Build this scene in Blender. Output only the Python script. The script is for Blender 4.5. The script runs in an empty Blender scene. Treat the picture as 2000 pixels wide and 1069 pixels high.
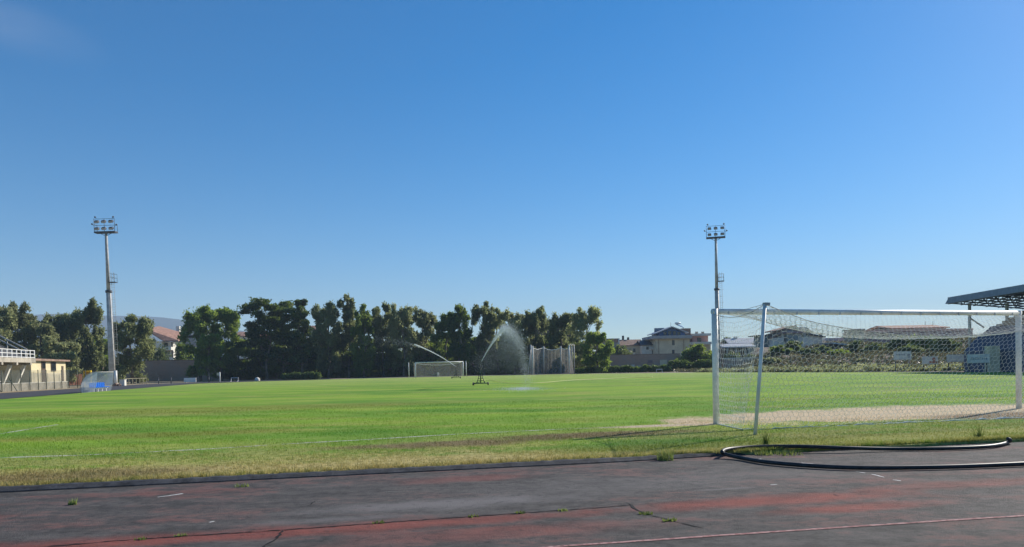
import bpy, math, random
import numpy as np
from mathutils import Vector, Matrix
R = math.radians
sc = bpy.context.scene
col = sc.collection
rnd = random.Random(7)

# ------------------------------------------------------------------ camera
CAM_H, F = 1.3, 1428.0
PITCH, ROLL = -1.3, -1.2
cam_rot = Matrix.Rotation(R(90 + PITCH), 3, 'X') @ Matrix.Rotation(R(ROLL), 3, 'Z')
cd = bpy.data.cameras.new('camera')
cam = bpy.data.objects.new('camera', cd)
col.objects.link(cam)
cam.matrix_world = Matrix.Translation((0, 0, CAM_H)) @ cam_rot.to_4x4()
cd.sensor_width = 36
cd.lens = 36 * F / 2000
cd.shift_y = (750 - 534.5) / 2000
cd.clip_start, cd.clip_end = 0.1, 20000
sc.camera = cam

def ray(px, py):
    return cam_rot @ Vector(((px - 1000) / F, (750 - py) / F, -1))
def P(px, py, Y):
    d = ray(px, py)
    return Vector((0, 0, CAM_H)) + d * (Y / d.y)
def G(px, py, z=0.0):
    d = ray(px, py)
    return Vector((0, 0, CAM_H)) + d * ((z - CAM_H) / d.z)
AX = Vector((-0.199, 0.98, 0)).normalized()      # along the pitch
SX = Vector((AX.y, -AX.x, 0))                     # across it, to the right
GZ, TZ = -0.12, -0.04                             # ground, running track

# ------------------------------------------------------------------ mesh helper
ORG = {}
class MB:
    def __init__(s): s.v, s.f, s.sm = [], [], False
    def add(s, vs, fs):
        n = len(s.v); s.v += [tuple(v) for v in vs]; s.f += [tuple(i + n for i in f) for f in fs]; return s
    def box(s, x0, x1, y0, y1, z0, z1):
        return s.add([(x0,y0,z0),(x1,y0,z0),(x1,y1,z0),(x0,y1,z0),(x0,y0,z1),(x1,y0,z1),(x1,y1,z1),(x0,y1,z1)],
                     [(0,3,2,1),(4,5,6,7),(0,1,5,4),(1,2,6,5),(2,3,7,6),(3,0,4,7)])
    def obox(s, c, ux, uy, uz):      # centre and three half vectors
        c, ux, uy, uz = map(Vector, (c, ux, uy, uz))
        pts = [c+a*ux+b*uy+d*uz for d in (-1,1) for a,b in ((-1,-1),(1,-1),(1,1),(-1,1))]
        return s.add(pts, [(0,3,2,1),(4,5,6,7),(0,1,5,4),(1,2,6,5),(2,3,7,6),(3,0,4,7)])
    def beam(s, a, b, w, h=None):
        a, b = Vector(a), Vector(b); d = (b-a)
        h = h or w; k = d.normalized()
        u = k.cross(Vector((0,0,1)))
        u = u.normalized() if u.length > 1e-3 else Vector((1,0,0))
        return s.obox((a+b)/2, d/2, u*w/2, u.cross(k).normalized()*h/2)
    def prism(s, pts, vec):
        vec = Vector(vec); n = len(pts); a = [Vector(p) for p in pts]
        return s.add(a + [p+vec for p in a], [tuple(range(n))[::-1], tuple(range(n, 2*n))] + [(i,(i+1)%n,n+(i+1)%n,n+i) for i in range(n)])
    def tube(s, pts, r, n=8, cap=True):
        pts = [Vector(p) for p in pts]; m = len(pts)
        rr = r if isinstance(r, (list, tuple)) else [r]*m
        base = len(s.v); u = None
        for i, p in enumerate(pts):
            d = (pts[min(i+1,m-1)] - pts[max(i-1,0)]).normalized()
            if u is None:
                u = d.cross(Vector((0,0,1)))
                if u.length < 1e-3: u = Vector((1,0,0))
            u = (u - d*u.dot(d)).normalized(); w = d.cross(u)
            for k in range(n):
                t = 2*math.pi*k/n
                s.v.append(tuple(p + (u*math.cos(t) + w*math.sin(t))*rr[i]))
        for i in range(m-1):
            for k in range(n):
                a, b = base+i*n+k, base+i*n+(k+1)%n
                s.f.append((a, b, b+n, a+n))
        if cap:
            s.f.append(tuple(base+k for k in range(n))[::-1]); s.f.append(tuple(base+(m-1)*n+k for k in range(n)))
        s.sm = True
        return s
    def ball(s, c, r, n=10, m=6):
        rx, ry, rz = r if isinstance(r, (tuple, list)) else (r, r, r)
        b = len(s.v); c = Vector(c)
        for j in range(m+1):
            ph = math.pi*j/m
            for k in range(n):
                t = 2*math.pi*k/n
                s.v.append((c.x+rx*math.sin(ph)*math.cos(t), c.y+ry*math.sin(ph)*math.sin(t), c.z+rz*math.cos(ph)))
        for j in range(m):
            for k in range(n):
                s.f.append((b+j*n+k, b+(j+1)*n+k, b+(j+1)*n+(k+1)%n, b+j*n+(k+1)%n))
        s.sm = True
        return s
    def build(s, name, mat, parent=None, origin=None, smooth=None, bevel=0):
        if parent is not None: o0 = ORG[parent.name]
        else: o0 = Vector(origin) if origin is not None else Vector((0,0,0))
        me = bpy.data.meshes.new(name)
        v = np.array(s.v, dtype=np.float64) - np.array(o0)
        me.from_pydata(v.tolist(), [], s.f)
        me.materials.append(mat)
        o = bpy.data.objects.new(name, me); col.objects.link(o)
        if parent is not None: o.parent = parent
        else: o.location = o0
        ORG[o.name] = o0
        if smooth if smooth is not None else s.sm:
            me.polygons.foreach_set('use_smooth', [True]*len(me.polygons))
        if bevel:
            b = o.modifiers.new('bevel', 'BEVEL'); b.width = bevel; b.segments = 2; b.limit_method = 'ANGLE'
        return o
def tris(name, V, T, mat, parent=None, origin=(0,0,0)):   # big numpy meshes; T (n,k) index array
    o0 = ORG[parent.name] if parent is not None else Vector(origin)
    me = bpy.data.meshes.new(name)
    V = np.asarray(V, dtype=np.float32) - np.array(o0, dtype=np.float32)
    n, k = T.shape
    me.vertices.add(len(V)); me.vertices.foreach_set('co', V.ravel())
    me.loops.add(n*k); me.loops.foreach_set('vertex_index', T.astype(np.int32).ravel())
    me.polygons.add(n); me.polygons.foreach_set('loop_start', np.arange(0, n*k, k, dtype=np.int32))
    me.update(calc_edges=True); me.validate()
    me.materials.append(mat)
    o = bpy.data.objects.new(name, me); col.objects.link(o)
    if parent is not None: o.parent = parent
    else: o.location = o0
    ORG[o.name] = Vector(o0)
    return o
def tag(o, label=None, cat=None, group=None, kind=None):
    if label: o['label'] = label
    if cat: o['category'] = cat
    if group: o['group'] = group
    if kind: o['kind'] = kind
    return o
def thing(name, loc, label, cat, group=None):
    o = bpy.data.objects.new(name, None); col.objects.link(o); o.location = loc; o.empty_display_size = .3
    ORG[o.name] = Vector(loc)
    return tag(o, label, cat, group)
def struct(o): o['kind'] = 'structure'; return o
def copy_tree(o, parent=None):
    c = o.copy(); col.objects.link(c); ORG[c.name] = ORG[o.name]
    if parent is not None: c.parent = parent
    for ch in list(o.children): copy_tree(ch, c)
    return c

# ------------------------------------------------------------------ materials
class NT:
    def __init__(s, name):
        s.m = bpy.data.materials.new(name); s.m.use_nodes = True; s.t = s.m.node_tree; s.t.nodes.clear()
        s.out = s.t.nodes.new('ShaderNodeOutputMaterial')
        s._pos = None
    def n(s, typ, props=None, **ins):
        nd = s.t.nodes.new('ShaderNode' + typ)
        for k, v in (props or {}).items(): setattr(nd, k, v)
        for k, v in ins.items():
            key = int(k[1:]) if k[0] == 'i' and k[1:].isdigit() else k.replace('_', ' ')
            s.set(nd.inputs[key], v)
        return nd
    def set(s, sock, v):
        if isinstance(v, bpy.types.NodeSocket): s.t.links.new(v, sock)
        elif isinstance(v, bpy.types.Node): s.t.links.new(v.outputs[0], sock)
        else: sock.default_value = v
    def pos(s):
        if s._pos is None: s._pos = s.n('NewGeometry').outputs['Position']
        return s._pos
    def noise(s, scale, detail=3, rough=.55, vec=None, dist=0):
        return s.n('TexNoise', Vector=vec if vec is not None else s.pos(), Scale=scale, Detail=detail, Roughness=rough, Distortion=dist).outputs[0]
    def stretch(s, sx, sy, rot=0, sz=1):
        return s.n('Mapping', {'vector_type': 'POINT'}, Vector=s.pos(), Rotation=(0,0,rot), Scale=(sx,sy,sz)).outputs[0]
    def ramp(s, v, a, b, lo=0., hi=1.):
        return s.n('MapRange', {'interpolation_type': 'SMOOTHSTEP'}, i0=v, i1=a, i2=b, i3=lo, i4=hi).outputs[0]
    def math(s, op, a, b=0.): return s.n('Math', {'operation': op}, i0=a, i1=b).outputs[0]
    def mul(s, a, b): return s.math('MULTIPLY', a, b)
    def addm(s, a, b): return s.math('ADD', a, b)
    def mix(s, f, a, b):
        nd = s.t.nodes.new('ShaderNodeMix'); nd.data_type = 'RGBA'
        s.set(nd.inputs[0], f); s.set(nd.inputs[6], a if not isinstance(a, tuple) else (*a, 1)); s.set(nd.inputs[7], b if not isinstance(b, tuple) else (*b, 1))
        return nd.outputs[2]
    def ell(s, c, rx, ry, rot, soft=.25, amp=.8, nsc=1.2):
        m = s.n('Mapping', {'vector_type': 'TEXTURE'}, Vector=s.pos(), Location=(c[0], c[1], 0), Rotation=(0,0,rot), Scale=(rx, ry, 1000)).outputs[0]
        l = s.n('VectorMath', {'operation': 'LENGTH'}, i0=m).outputs['Value']
        l = s.addm(l, s.mul(s.math('SUBTRACT', s.noise(nsc, 5, .65), .5), amp))
        return s.ramp(l, 1+soft, 1-soft)
    def bump(s, h, strength=.5, dist=.02):
        return s.n('Bump', Strength=strength, Distance=dist, Height=h).outputs[0]
    def pbr(s, colr, rough=.8, normal=None, metal=0., spec=.3, **kw):
        b = s.n('BsdfPrincipled')
        s.set(b.inputs['Base Color'], (*colr, 1) if isinstance(colr, tuple) else colr)
        s.set(b.inputs['Roughness'], rough); s.set(b.inputs['Metallic'], metal); s.set(b.inputs['Specular IOR Level'], spec)
        if normal is not None: s.set(b.inputs['Normal'], normal)
        for k, v in kw.items(): s.set(b.inputs[k], v)
        return b
    def done(s, sh):
        s.t.links.new(sh.outputs[0] if isinstance(sh, bpy.types.Node) else sh, s.out.inputs[0]); return s.m
MATS = {}
def plain(name, c, rough=.75, metal=0., var=.18, scale=3., bump=0., spec=.3):
    if name in MATS: return MATS[name]
    t = NT(name)
    nz = t.addm(t.mul(t.noise(scale, 5, .65), .7), t.mul(t.noise(scale*9, 2), .3))
    d = tuple(x*(1-var*1.6) for x in c); l = tuple(min(1, x*(1+var)) for x in c)
    cc = t.mix(t.ramp(nz, .35, .65), d, l)
    MATS[name] = t.done(t.pbr(cc, rough, t.bump(nz, bump, .02) if bump else None, metal, spec))
    return MATS[name]

kp_, kp2_ = G(-300, 966), G(1420, 884)
kd_ = (kp2_-kp_).normalized(); kq_ = -kd_.y*kp_.x + kd_.x*kp_.y
def pitch_colour(t, blades=False):
    """Grass colours of the pitch by place: green, lime, straw, worn brown and bare soil."""
    A = R(11.5)
    big = t.noise(.12, 4, .6, t.stretch(.55, 1.6, 0))
    mid = t.noise(.5, 5, .65, t.stretch(.5, 1.5, 0))
    fine = t.noise(7, 4, .7)
    c = t.mix(t.ramp(big, .38, .64), (.140, .295, .034), (.265, .410, .042))
    c = t.mix(t.mul(t.ramp(mid, .50, .68), .8), c, (.35, .41, .085))
    c = t.mix(t.mul(t.ramp(mid, .48, .30), .5), c, (.095, .255, .034))
    ol = t.noise(.28, 5, .7, t.stretch(.5, 1.4, .3))
    c = t.mix(t.mul(t.ramp(ol, .50, .66), .7), c, t.mix(t.ramp(fine, .4, .62), (.27, .30, .065), (.42, .40, .12)))
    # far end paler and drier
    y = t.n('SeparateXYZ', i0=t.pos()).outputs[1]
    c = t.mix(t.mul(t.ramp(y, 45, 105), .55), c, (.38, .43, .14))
    # drier towards the track
    km = t.n('VectorMath', {'operation': 'DOT_PRODUCT'}, i0=t.pos(), i1=(-kd_.y, kd_.x, 0)).outputs['Value']
    km = t.ramp(t.math('SUBTRACT', km, kq_), 6.5, 1.2)
    km = t.mul(km, t.ramp(t.addm(t.noise(.9, 5, .68, t.stretch(.6, 1.3, -A)), t.mul(t.math('SUBTRACT', fine, .5), .5)), .34, .56))
    c = t.mix(t.mul(km, .72), c, t.mix(t.ramp(fine, .38, .64), (.32, .28, .085), (.54, .47, .18)))
    # dry bands
    c = t.mix(t.mul(t.ell(G(420, 800)[:2], 9, 2.2, A, .5, 1.2, .5), .55), c, (.26, .24, .06))
    c = t.mix(t.mul(t.ell(G(300, 850)[:2], 3.2, .7, A, .5, 1.2, .8), .55), c, (.28, .25, .06))
    k = G(760, 925)
    straw = t.mix(t.ramp(fine, .40, .62), (.36, .29, .11), (.64, .52, .23))
    c = t.mix(t.mul(t.ell(G(330, 925)[:2], 7.5, .95, A, .8, 2.4, 1.1), .6), c, straw)
    c = t.mix(t.mul(t.ell(G(900, 898)[:2], 4.2, .75, A, .7, 2.2, 1.1), .75), c, straw)
    c = t.mix(t.mul(t.ell(G(130, 930)[:2], 1.6, .6, A, .5, 1.4, 2), .6), c, (.19, .125, .07))
    brown = t.mix(t.ramp(t.noise(12, 4, .7), .4, .6), (.13, .09, .05), (.27, .19, .11))
    c = t.mix(t.mul(t.ell(G(860, 868)[:2], 1.9, .5, A, .5, 1.3, 1.6), .85), c, brown)
    c = t.mix(t.mul(t.ell(G(1150, 850)[:2], 2.0, .55, A, .5, 1.3, 1.6), .9), c, brown)
    # lush strip by the track, under the goal, yellower behind the net
    c = t.mix(t.mul(t.ell(G(1290, 868)[:2], 1.9, .8, A, .5, .9, 1.5), .75), c, (.085, .235, .018))
    c = t.mix(t.mul(t.ell(G(1720, 855)[:2], 5.5, .55, A, .5, 1.2, 1.5), .7), c, (.26, .27, .05))
    # bare goal mouth
    soil = t.mix(t.ramp(t.noise(9, 5, .7), .38, .64), (.54, .42, .27), (.74, .59, .39))
    c = t.mix(t.ell(G(1755, 806)[:2], 5.8, 2.0, A*1.2, .16, 1.5, .9), c, soil)
    c = t.mix(t.ell(G(1310, 831)[:2], 1.5, .28, A, .35, 1.2, 1.6), c, soil)
    c = t.mix(t.mul(t.ell(G(1960, 812)[:2], 1.8, .8, A, .35, 1.2, 1.6), .9), c, (.30, .22, .14))
    # fine tufts
    c = t.mix(t.mul(t.ramp(fine, .56, .78), .5), c, (.33, .30, .10))
    c = t.mix(t.mul(t.ramp(t.noise(2.6, 5, .75, t.stretch(.6, 1.3)), .46, .28), .5), c, (.060, .135, .020))
    return c
t = NT('pitch_turf'); c = pitch_colour(t)
h = t.addm(t.noise(30, 4, .7), t.noise(5, 4, .6))
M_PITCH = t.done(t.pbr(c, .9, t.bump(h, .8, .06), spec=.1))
t = NT('grass_blades'); c = pitch_colour(t)
dif = t.n('BsdfDiffuse', Color=c); tr = t.n('BsdfTranslucent', Color=c)
M_BLADE = t.done(t.n('MixShader', i0=.35, i1=dif.outputs[0], i2=tr.outputs[0]))

def track_mat():
    t = NT('running_track')
    A = R(11.5)
    g = t.noise(240, 2, .6); f = t.noise(75, 4, .75); m = t.noise(2.2, 7, .72, t.stretch(.7, 1.4, -A)); b = t.noise(.55, 5, .65, t.stretch(.6, 1.7, -A)); mo = t.noise(9, 6, .75)
    c = t.mix(t.ramp(t.addm(t.mul(m, .6), t.mul(mo, .4)), .36, .64), (.042, .038, .035), (.115, .104, .096))
    red = t.mix(t.ramp(t.addm(t.mul(m, .4), t.mul(f, .6)), .38, .62), (.140, .032, .024), (.32, .082, .058))
    rs = t.mul(t.ramp(t.addm(t.mul(b, .5), t.addm(t.mul(m, .3), t.mul(mo, .2))), .49, .62), .48)
    c = t.mix(rs, c, red)
    for (px, py, rx, ry, k) in ((480, 1046, 2.2, .16, .85), (860, 1020, 1.3, .15, .7), (980, 1040, 1.1, .22, .45), (1500, 978, 1.3, .22, 1.), (1660, 992, .7, .16, 1.), (1900, 945, 1.3, .2, .6), (910, 935, .7, .25, .5), (60, 1068, 1.6, .2, .6)):
        c = t.mix(t.mul(t.ell(G(px, py, TZ)[:2], rx, ry, A, .7, 1.6, 2.2), k), c, red)
    for (px, py, rx, ry, k) in ((860, 985, 1.1, .24, .8), (650, 1015, .6, .1, .5), (1330, 940, 2., .5, .28), (1420, 955, .35, .05, .5)):
        c = t.mix(t.mul(t.ell(G(px, py, TZ)[:2], rx, ry, A, .8, 1.5, 2.2), k), c, (.20, .185, .18))
    c = t.mix(t.mul(t.ramp(t.noise(5, 6, .78, t.stretch(.35, 2, -A)), .56, .74), .55), c, (.19, .175, .168))
    c = t.mix(t.mul(t.ramp(mo, .46, .30), .6), c, (.022, .020, .021))
    c = t.mix(t.mul(t.ramp(f, .57, .74), .6), c, (.27, .25, .24))
    c = t.mix(t.mul(t.ramp(f, .43, .28), .8), c, (.012, .011, .012))
    c = t.mix(t.mul(t.ramp(g, .58, .72), .35), c, (.34, .32, .30))
    return t.done(t.pbr(c, .88, t.bump(t.addm(t.addm(f, t.mul(g, .5)), t.mul(m, .6)), .9, .014), spec=.3))
M_TRACK = track_mat()
t = NT('dry_ground')
a = t.noise(.15, 5, .6); b = t.noise(3, 5, .7)
c = t.mix(t.ramp(a, .35, .65), (.30, .235, .15), (.40, .33, .215)); c = t.mix(t.mul(t.ramp(b, .5, .7), .6), c, (.17, .17, .06))
M_GROUND = t.done(t.pbr(c, .95, t.bump(b, .5, .05), spec=.1))
t = NT('bank_soil')
a = t.noise(.35, 6, .65); b = t.noise(2.2, 5, .7)
c = t.mix(t.ramp(a, .38, .62), (.24, .185, .155), (.33, .265, .205)); c = t.mix(t.mul(t.ramp(b, .48, .68), .7), c, (.13, .14, .05))
M_BANK = t.done(t.pbr(c, .95, t.bump(b, .6, .2), spec=.1))
t = NT('hill_scrub')
a = t.noise(.006, 6, .6)
M_HILL = t.done(t.pbr(t.mix(t.ramp(a, .35, .65), (.022, .038, .045), (.045, .058, .060)), .95, spec=.05))
def leafmat(name, dark, light, trans, tcol, sc_=.45):
    t = NT(name)
    oi = t.n('ObjectInfo')
    v = t.n('TexCoord').outputs['Object']
    nz = t.noise(sc_, 3, .6, v); f = t.noise(2.3, 2, .6, v)
    w = t.addm(t.mul(t.math('SUBTRACT', oi.outputs['Random'], .5), .3), t.addm(t.mul(nz, .75), t.mul(f, .25)))
    c = t.mix(t.ramp(w, .34, .66), dark, light)
    tc = t.mix(t.ramp(w, .34, .66), tuple(x*.7 for x in tcol), tcol)
    d = t.n('BsdfPrincipled'); t.set(d.inputs['Base Color'], c); t.set(d.inputs['Roughness'], .55); t.set(d.inputs['Specular IOR Level'], .25)
    tr = t.n('BsdfTranslucent', Color=tc)
    return t.done(t.n('MixShader', i0=trans, i1=d.outputs[0], i2=tr.outputs[0]))
M_EUC = leafmat('eucalyptus_leaves', (.075, .100, .036), (.205, .225, .105), .50, (.43, .48, .20))
M_EUCY = leafmat('dry_eucalyptus_leaves', (.100, .112, .042), (.235, .240, .105), .50, (.45, .49, .23))
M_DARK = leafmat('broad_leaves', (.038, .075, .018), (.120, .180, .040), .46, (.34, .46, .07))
M_PINE = leafmat('pine_needles', (.016, .036, .012), (.070, .115, .026), .28, (.26, .36, .05))
M_SHRUB = leafmat('shrub_leaves', (.055, .090, .035), (.140, .175, .065), .38, (.24, .30, .09), .9)
M_SCRUB = leafmat('scrub_leaves', (.085, .090, .045), (.20, .175, .105), .25, (.26, .24, .11), .25)
M_HEDGE = leafmat('hedge_leaves', (.045, .090, .026), (.110, .175, .048), .38, (.24, .34, .07), 1.5)
M_WEED = leafmat('weed_leaves', (.09, .15, .035), (.22, .26, .08), .4, (.28, .34, .09), 9)
M_BARK = plain('bark', (.20, .165, .13), .9, var=.35, scale=1.5)
M_WHITE = plain('white_paint', (.74, .73, .70), .45, var=.10, scale=2.5)
t = NT('pale_hose')
M_PHOSE = t.done(t.n('MixShader', i0=.5, i1=t.pbr((.78, .78, .40), .5).outputs[0], i2=t.n('BsdfTranslucent', Color=(.80, .82, .40, 1)).outputs[0]))
M_RAIL = plain('mossy_rail', (.23, .22, .15), .9)
M_OLDWHITE = plain('weathered_white_paint', (.52, .52, .52), .5, var=.15, scale=2)
M_GREYPOLE = plain('galvanised_steel', (.43, .42, .40), .6, var=.2, scale=1.2)
M_DKMETAL = plain('dark_steel', (.07, .075, .09), .5, metal=.3)
M_GREEN = plain('green_steel', (.025, .045, .03), .5)
M_NET = plain('net_cord', (.88, .86, .82), .8, var=.08)
M_ROPE = plain('rope', (.45, .43, .40), .9)
M_BLACK = plain('black_rubber', (.022, .022, .025), .5, var=.45, scale=7, spec=.4)
M_CONC = plain('concrete', (.40, .36, .29), .9, var=.2, scale=.8, bump=.3)
M_KERB = plain('kerb_rubber', (.055, .056, .060), .85, var=.35, scale=5, bump=.6)
M_CREAM = plain('cream_render', (.66, .57, .36), .9, var=.08, scale=.7)
M_OCHRE = plain('ochre_render', (.60, .53, .38), .9, var=.1, scale=.5)
M_PALE = plain('pale_render', (.70, .66, .58), .9, var=.12, scale=.5)
M_WHITEW = plain('white_render', (.76, .73, .64), .9, var=.08, scale=.5)
M_GREYW = plain('grey_render', (.38, .38, .38), .9, var=.15, scale=.4)
M_PINK = plain('pink_render', (.62, .35, .30), .9, var=.1, scale=.5)
M_MAUVE = plain('mauve_brick', (.30, .21, .22), .9, var=.2, scale=.6)
M_BLUEW = plain('blue_boards', (.085, .15, .30), .7, var=.15, scale=.8)
M_TEAL = plain('weathered_sheet', (.20, .25, .25), .8, var=.2, scale=.6)
M_RED = plain('terracotta_tiles', (.38, .22, .165), .9, var=.22, scale=1.4)
M_BROWN = plain('brown_tiles', (.30, .20, .15), .9, var=.25, scale=1.2)
M_DKROOF = plain('dark_roof', (.10, .095, .10), .85, var=.2)
M_SHEET = plain('roof_sheet', (.50, .50, .52), .55, metal=.1, var=.1)
M_GLASS = plain('dark_glass', (.025, .03, .035), .15, spec=.6)
M_SHUT = plain('brown_shutter', (.10, .07, .05), .7)
M_NAVY = plain('navy_shade', (.085, .105, .17), .6, var=.15)  # navy carries the shade under the stand roof in its colour
M_FASCIA = plain('blue_grey_fascia', (.21, .25, .36), .6, var=.1)
M_SEAT = plain('blue_plastic', (.012, .13, .55), .4, var=.08)
M_YEL = plain('yellow_plastic', (.70, .50, .02), .5)
M_ORANGE = plain('orange_mesh', (.55, .20, .12), .8)
M_SLOPE = plain('dark_terrace', (.085, .085, .085), .85)
M_PANELB = plain('solar_panel', (.16, .19, .26), .25, spec=.6)
M_BOARD = plain('board_panel', (.80, .78, .72), .7, var=.12, scale=2)
M_LAMPG = plain('lamp_glass', (.35, .37, .40), .2, spec=.7)
t = NT('brick_wall_old')
bk = t.n('TexBrick', Vector=t.n('Mapping', Vector=t.pos(), Rotation=(R(90), 0, 0)).outputs[0], Scale=1.0, Mortar_Size=.012, Brick_Width=.5, Row_Height=.2, Color1=(.43, .28, .21, 1), Color2=(.35, .235, .185, 1), Mortar=(.42, .35, .29, 1))
nz = t.noise(.35, 6, .65)
c = t.mix(t.ramp(nz, .42, .62), bk.outputs[0], (.36, .28, .235)); c = t.mix(t.mul(t.ramp(t.noise(1.1, 5, .7), .56, .70), .6), c, (.45, .37, .30))
M_BRICK = t.done(t.pbr(c, .92, spec=.1))
def clear(name, c, alpha, rough=.3, trans=.3):
    t = NT(name)
    d = t.pbr(c, rough, spec=.5); tr = t.n('BsdfTranslucent', Color=(*c, 1)); m = t.n('MixShader', i0=trans, i1=d.outputs[0], i2=tr.outputs[0])
    tp = t.n('BsdfTransparent')
    a = t.ramp(t.noise(1.5, 3), .3, .7, alpha*.85, min(1, alpha*1.15))
    return t.done(t.n('MixShader', i0=a, i1=tp.outputs[0], i2=m.outputs[0]))
M_POLY = clear('polycarbonate', (.55, .60, .64), .62)
M_CAGENET = clear('cage_netting', (.40, .38, .34), .46, .9)
M_FARNET = clear('far_goal_netting', (.50, .47, .44), .34, .9)
M_FENCE = clear('fence_mesh', (.10, .12, .10), .30, .7, 0.)
M_ONET = clear('orange_netting', (.50, .20, .12), .62, .9)
t = NT('worn_lines')
d = t.pbr((.72, .70, .64), .9, spec=.1); tp = t.n('BsdfTransparent')
M_LINE = t.done(t.n('MixShader', i0=t.mul(t.ramp(t.addm(t.mul(t.noise(1.1, 4, .7), .6), t.mul(t.noise(14, 4, .7), .4)), .38, .58), .68), i1=tp.outputs[0], i2=d.outputs[0]))
t = NT('lane_line')
d = t.pbr(t.mix(t.ramp(t.noise(20, 4), .4, .6), (.26, .13, .12), (.42, .26, .24)), .9, spec=.1); tp = t.n('BsdfTransparent')
M_LANE = t.done(t.n('MixShader', i0=t.ramp(t.noise(25, 4, .7), .28, .46), i1=tp.outputs[0], i2=d.outputs[0]))
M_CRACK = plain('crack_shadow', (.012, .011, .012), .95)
M_CHALK = plain('white_spill', (.70, .69, .66), .9)
t = NT('water_drops')
d = t.n('BsdfDiffuse', Color=(.80, .84, .88, 1)); tr = t.n('BsdfTranslucent', Color=(.85, .90, .95, 1))
M_WATER = t.done(t.n('MixShader', i0=.6, i1=d.outputs[0], i2=tr.outputs[0]))
t = NT('water_stream')
d = t.n('BsdfDiffuse', Color=(.85, .88, .90, 1)); tr = t.n('BsdfTranslucent', Color=(.9, .93, .96, 1)); m = t.n('MixShader', i0=.6, i1=d.outputs[0], i2=tr.outputs[0]); tp = t.n('BsdfTransparent')
M_STREAM = t.done(t.n('MixShader', i0=t.ramp(t.noise(5, 4, .7), .36, .58, .30, .95), i1=tp.outputs[0], i2=m.outputs[0]))

# ------------------------------------------------------------------ sky, sun, haze
SUN_AZ, SUN_EL = 50, 30
w = bpy.data.worlds.new('World'); sc.world = w; w.use_nodes = True
nt = w.node_tree; nt.nodes.clear()
sky = nt.nodes.new('ShaderNodeTexSky'); sky.sky_type = 'NISHITA'; sky.sun_disc = False
sky.sun_elevation = R(SUN_EL); sky.sun_rotation = R(SUN_AZ); sky.altitude = 0; sky.air_density = .95; sky.dust_density = .15; sky.ozone_density = 4.0
bg = nt.nodes.new('ShaderNodeBackground'); bg.inputs[1].default_value = .089
ow = nt.nodes.new('ShaderNodeOutputWorld')
hs = nt.nodes.new('ShaderNodeHueSaturation'); hs.inputs['Saturation'].default_value = 1.42     # a clear, deep summer blue
nt.links.new(sky.outputs[0], hs.inputs['Color'])
tc = nt.nodes.new('ShaderNodeTexCoord')                                                     # one thin wisp of cloud high on the left
def wn(typ, props=None, **kw):
    nd = nt.nodes.new('ShaderNode'+typ)
    for k, v in (props or {}).items(): setattr(nd, k, v)
    for k, v in kw.items():
        so = nd.inputs[int(k[1:])] if k[1:].isdigit() else nd.inputs[k]
        if isinstance(v, bpy.types.NodeSocket): nt.links.new(v, so)
        else: so.default_value = v
    return nd.outputs[0]
cdv = ray(5, 45).normalized()
mp = wn('Mapping', {'vector_type': 'TEXTURE'}, i0=tc.outputs['Generated'], Location=tuple(cdv), Rotation=(0, R(8), 0), Scale=(.075, .2, .026))
vl = nt.nodes.new('ShaderNodeVectorMath'); vl.operation = 'LENGTH'; nt.links.new(mp, vl.inputs[0])
wm = wn('MapRange', {'interpolation_type': 'SMOOTHSTEP'}, i0=vl.outputs['Value'], i1=1.3, i2=.1, i3=0., i4=.10)
cn_ = wn('TexNoise', Vector=wn('Mapping', i0=tc.outputs['Generated'], Scale=(14, 6, 40)), Scale=1., Detail=5.)
wm = wn('Math', {'operation': 'MULTIPLY'}, i0=wm, i1=wn('MapRange', i0=cn_, i1=.3, i2=.7, i3=.3, i4=1.))
mx = nt.nodes.new('ShaderNodeMix'); mx.data_type = 'RGBA'; nt.links.new(wm, mx.inputs[0]); nt.links.new(hs.outputs[0], mx.inputs[6]); mx.inputs[7].default_value = (6.5, 6.3, 6.4, 1)
nt.links.new(mx.outputs[2], bg.inputs[0]); nt.links.new(bg.outputs[0], ow.inputs[0])
sd = Vector((math.sin(R(SUN_AZ))*math.cos(R(SUN_EL)), math.cos(R(SUN_AZ))*math.cos(R(SUN_EL)), math.sin(R(SUN_EL))))
ld = bpy.data.lights.new('sun', 'SUN'); ld.energy = 5.0; ld.angle = R(.5); ld.color = (1, .93, .82)
lo = bpy.data.objects.new('sun', ld); col.objects.link(lo); lo.rotation_euler = sd.to_track_quat('Z', 'Y').to_euler()
sc.view_settings.view_transform = 'Standard'; sc.view_settings.look = 'None'; sc.view_settings.exposure = 0.5; sc.view_settings.gamma = 1
hz = MB().box(-4300, 3300, -120, 3700, GZ-1.0, 300)
t = NT('haze_air')
v = t.n('VolumePrincipled'); v.inputs['Color'].default_value = (.62, .80, 1.0, 1); v.inputs['Density'].default_value = .00030; v.inputs['Anisotropy'].default_value = 0.
t.t.links.new(v.outputs[0], t.out.inputs['Volume'])
HAZE = hz.build('haze', t.m); HAZE['kind'] = 'stuff'
sc.cycles.volume_bounces = 0; sc.cycles.max_bounces = 8; sc.cycles.transparent_max_bounces = 24; sc.cycles.diffuse_bounces = 3

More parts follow.
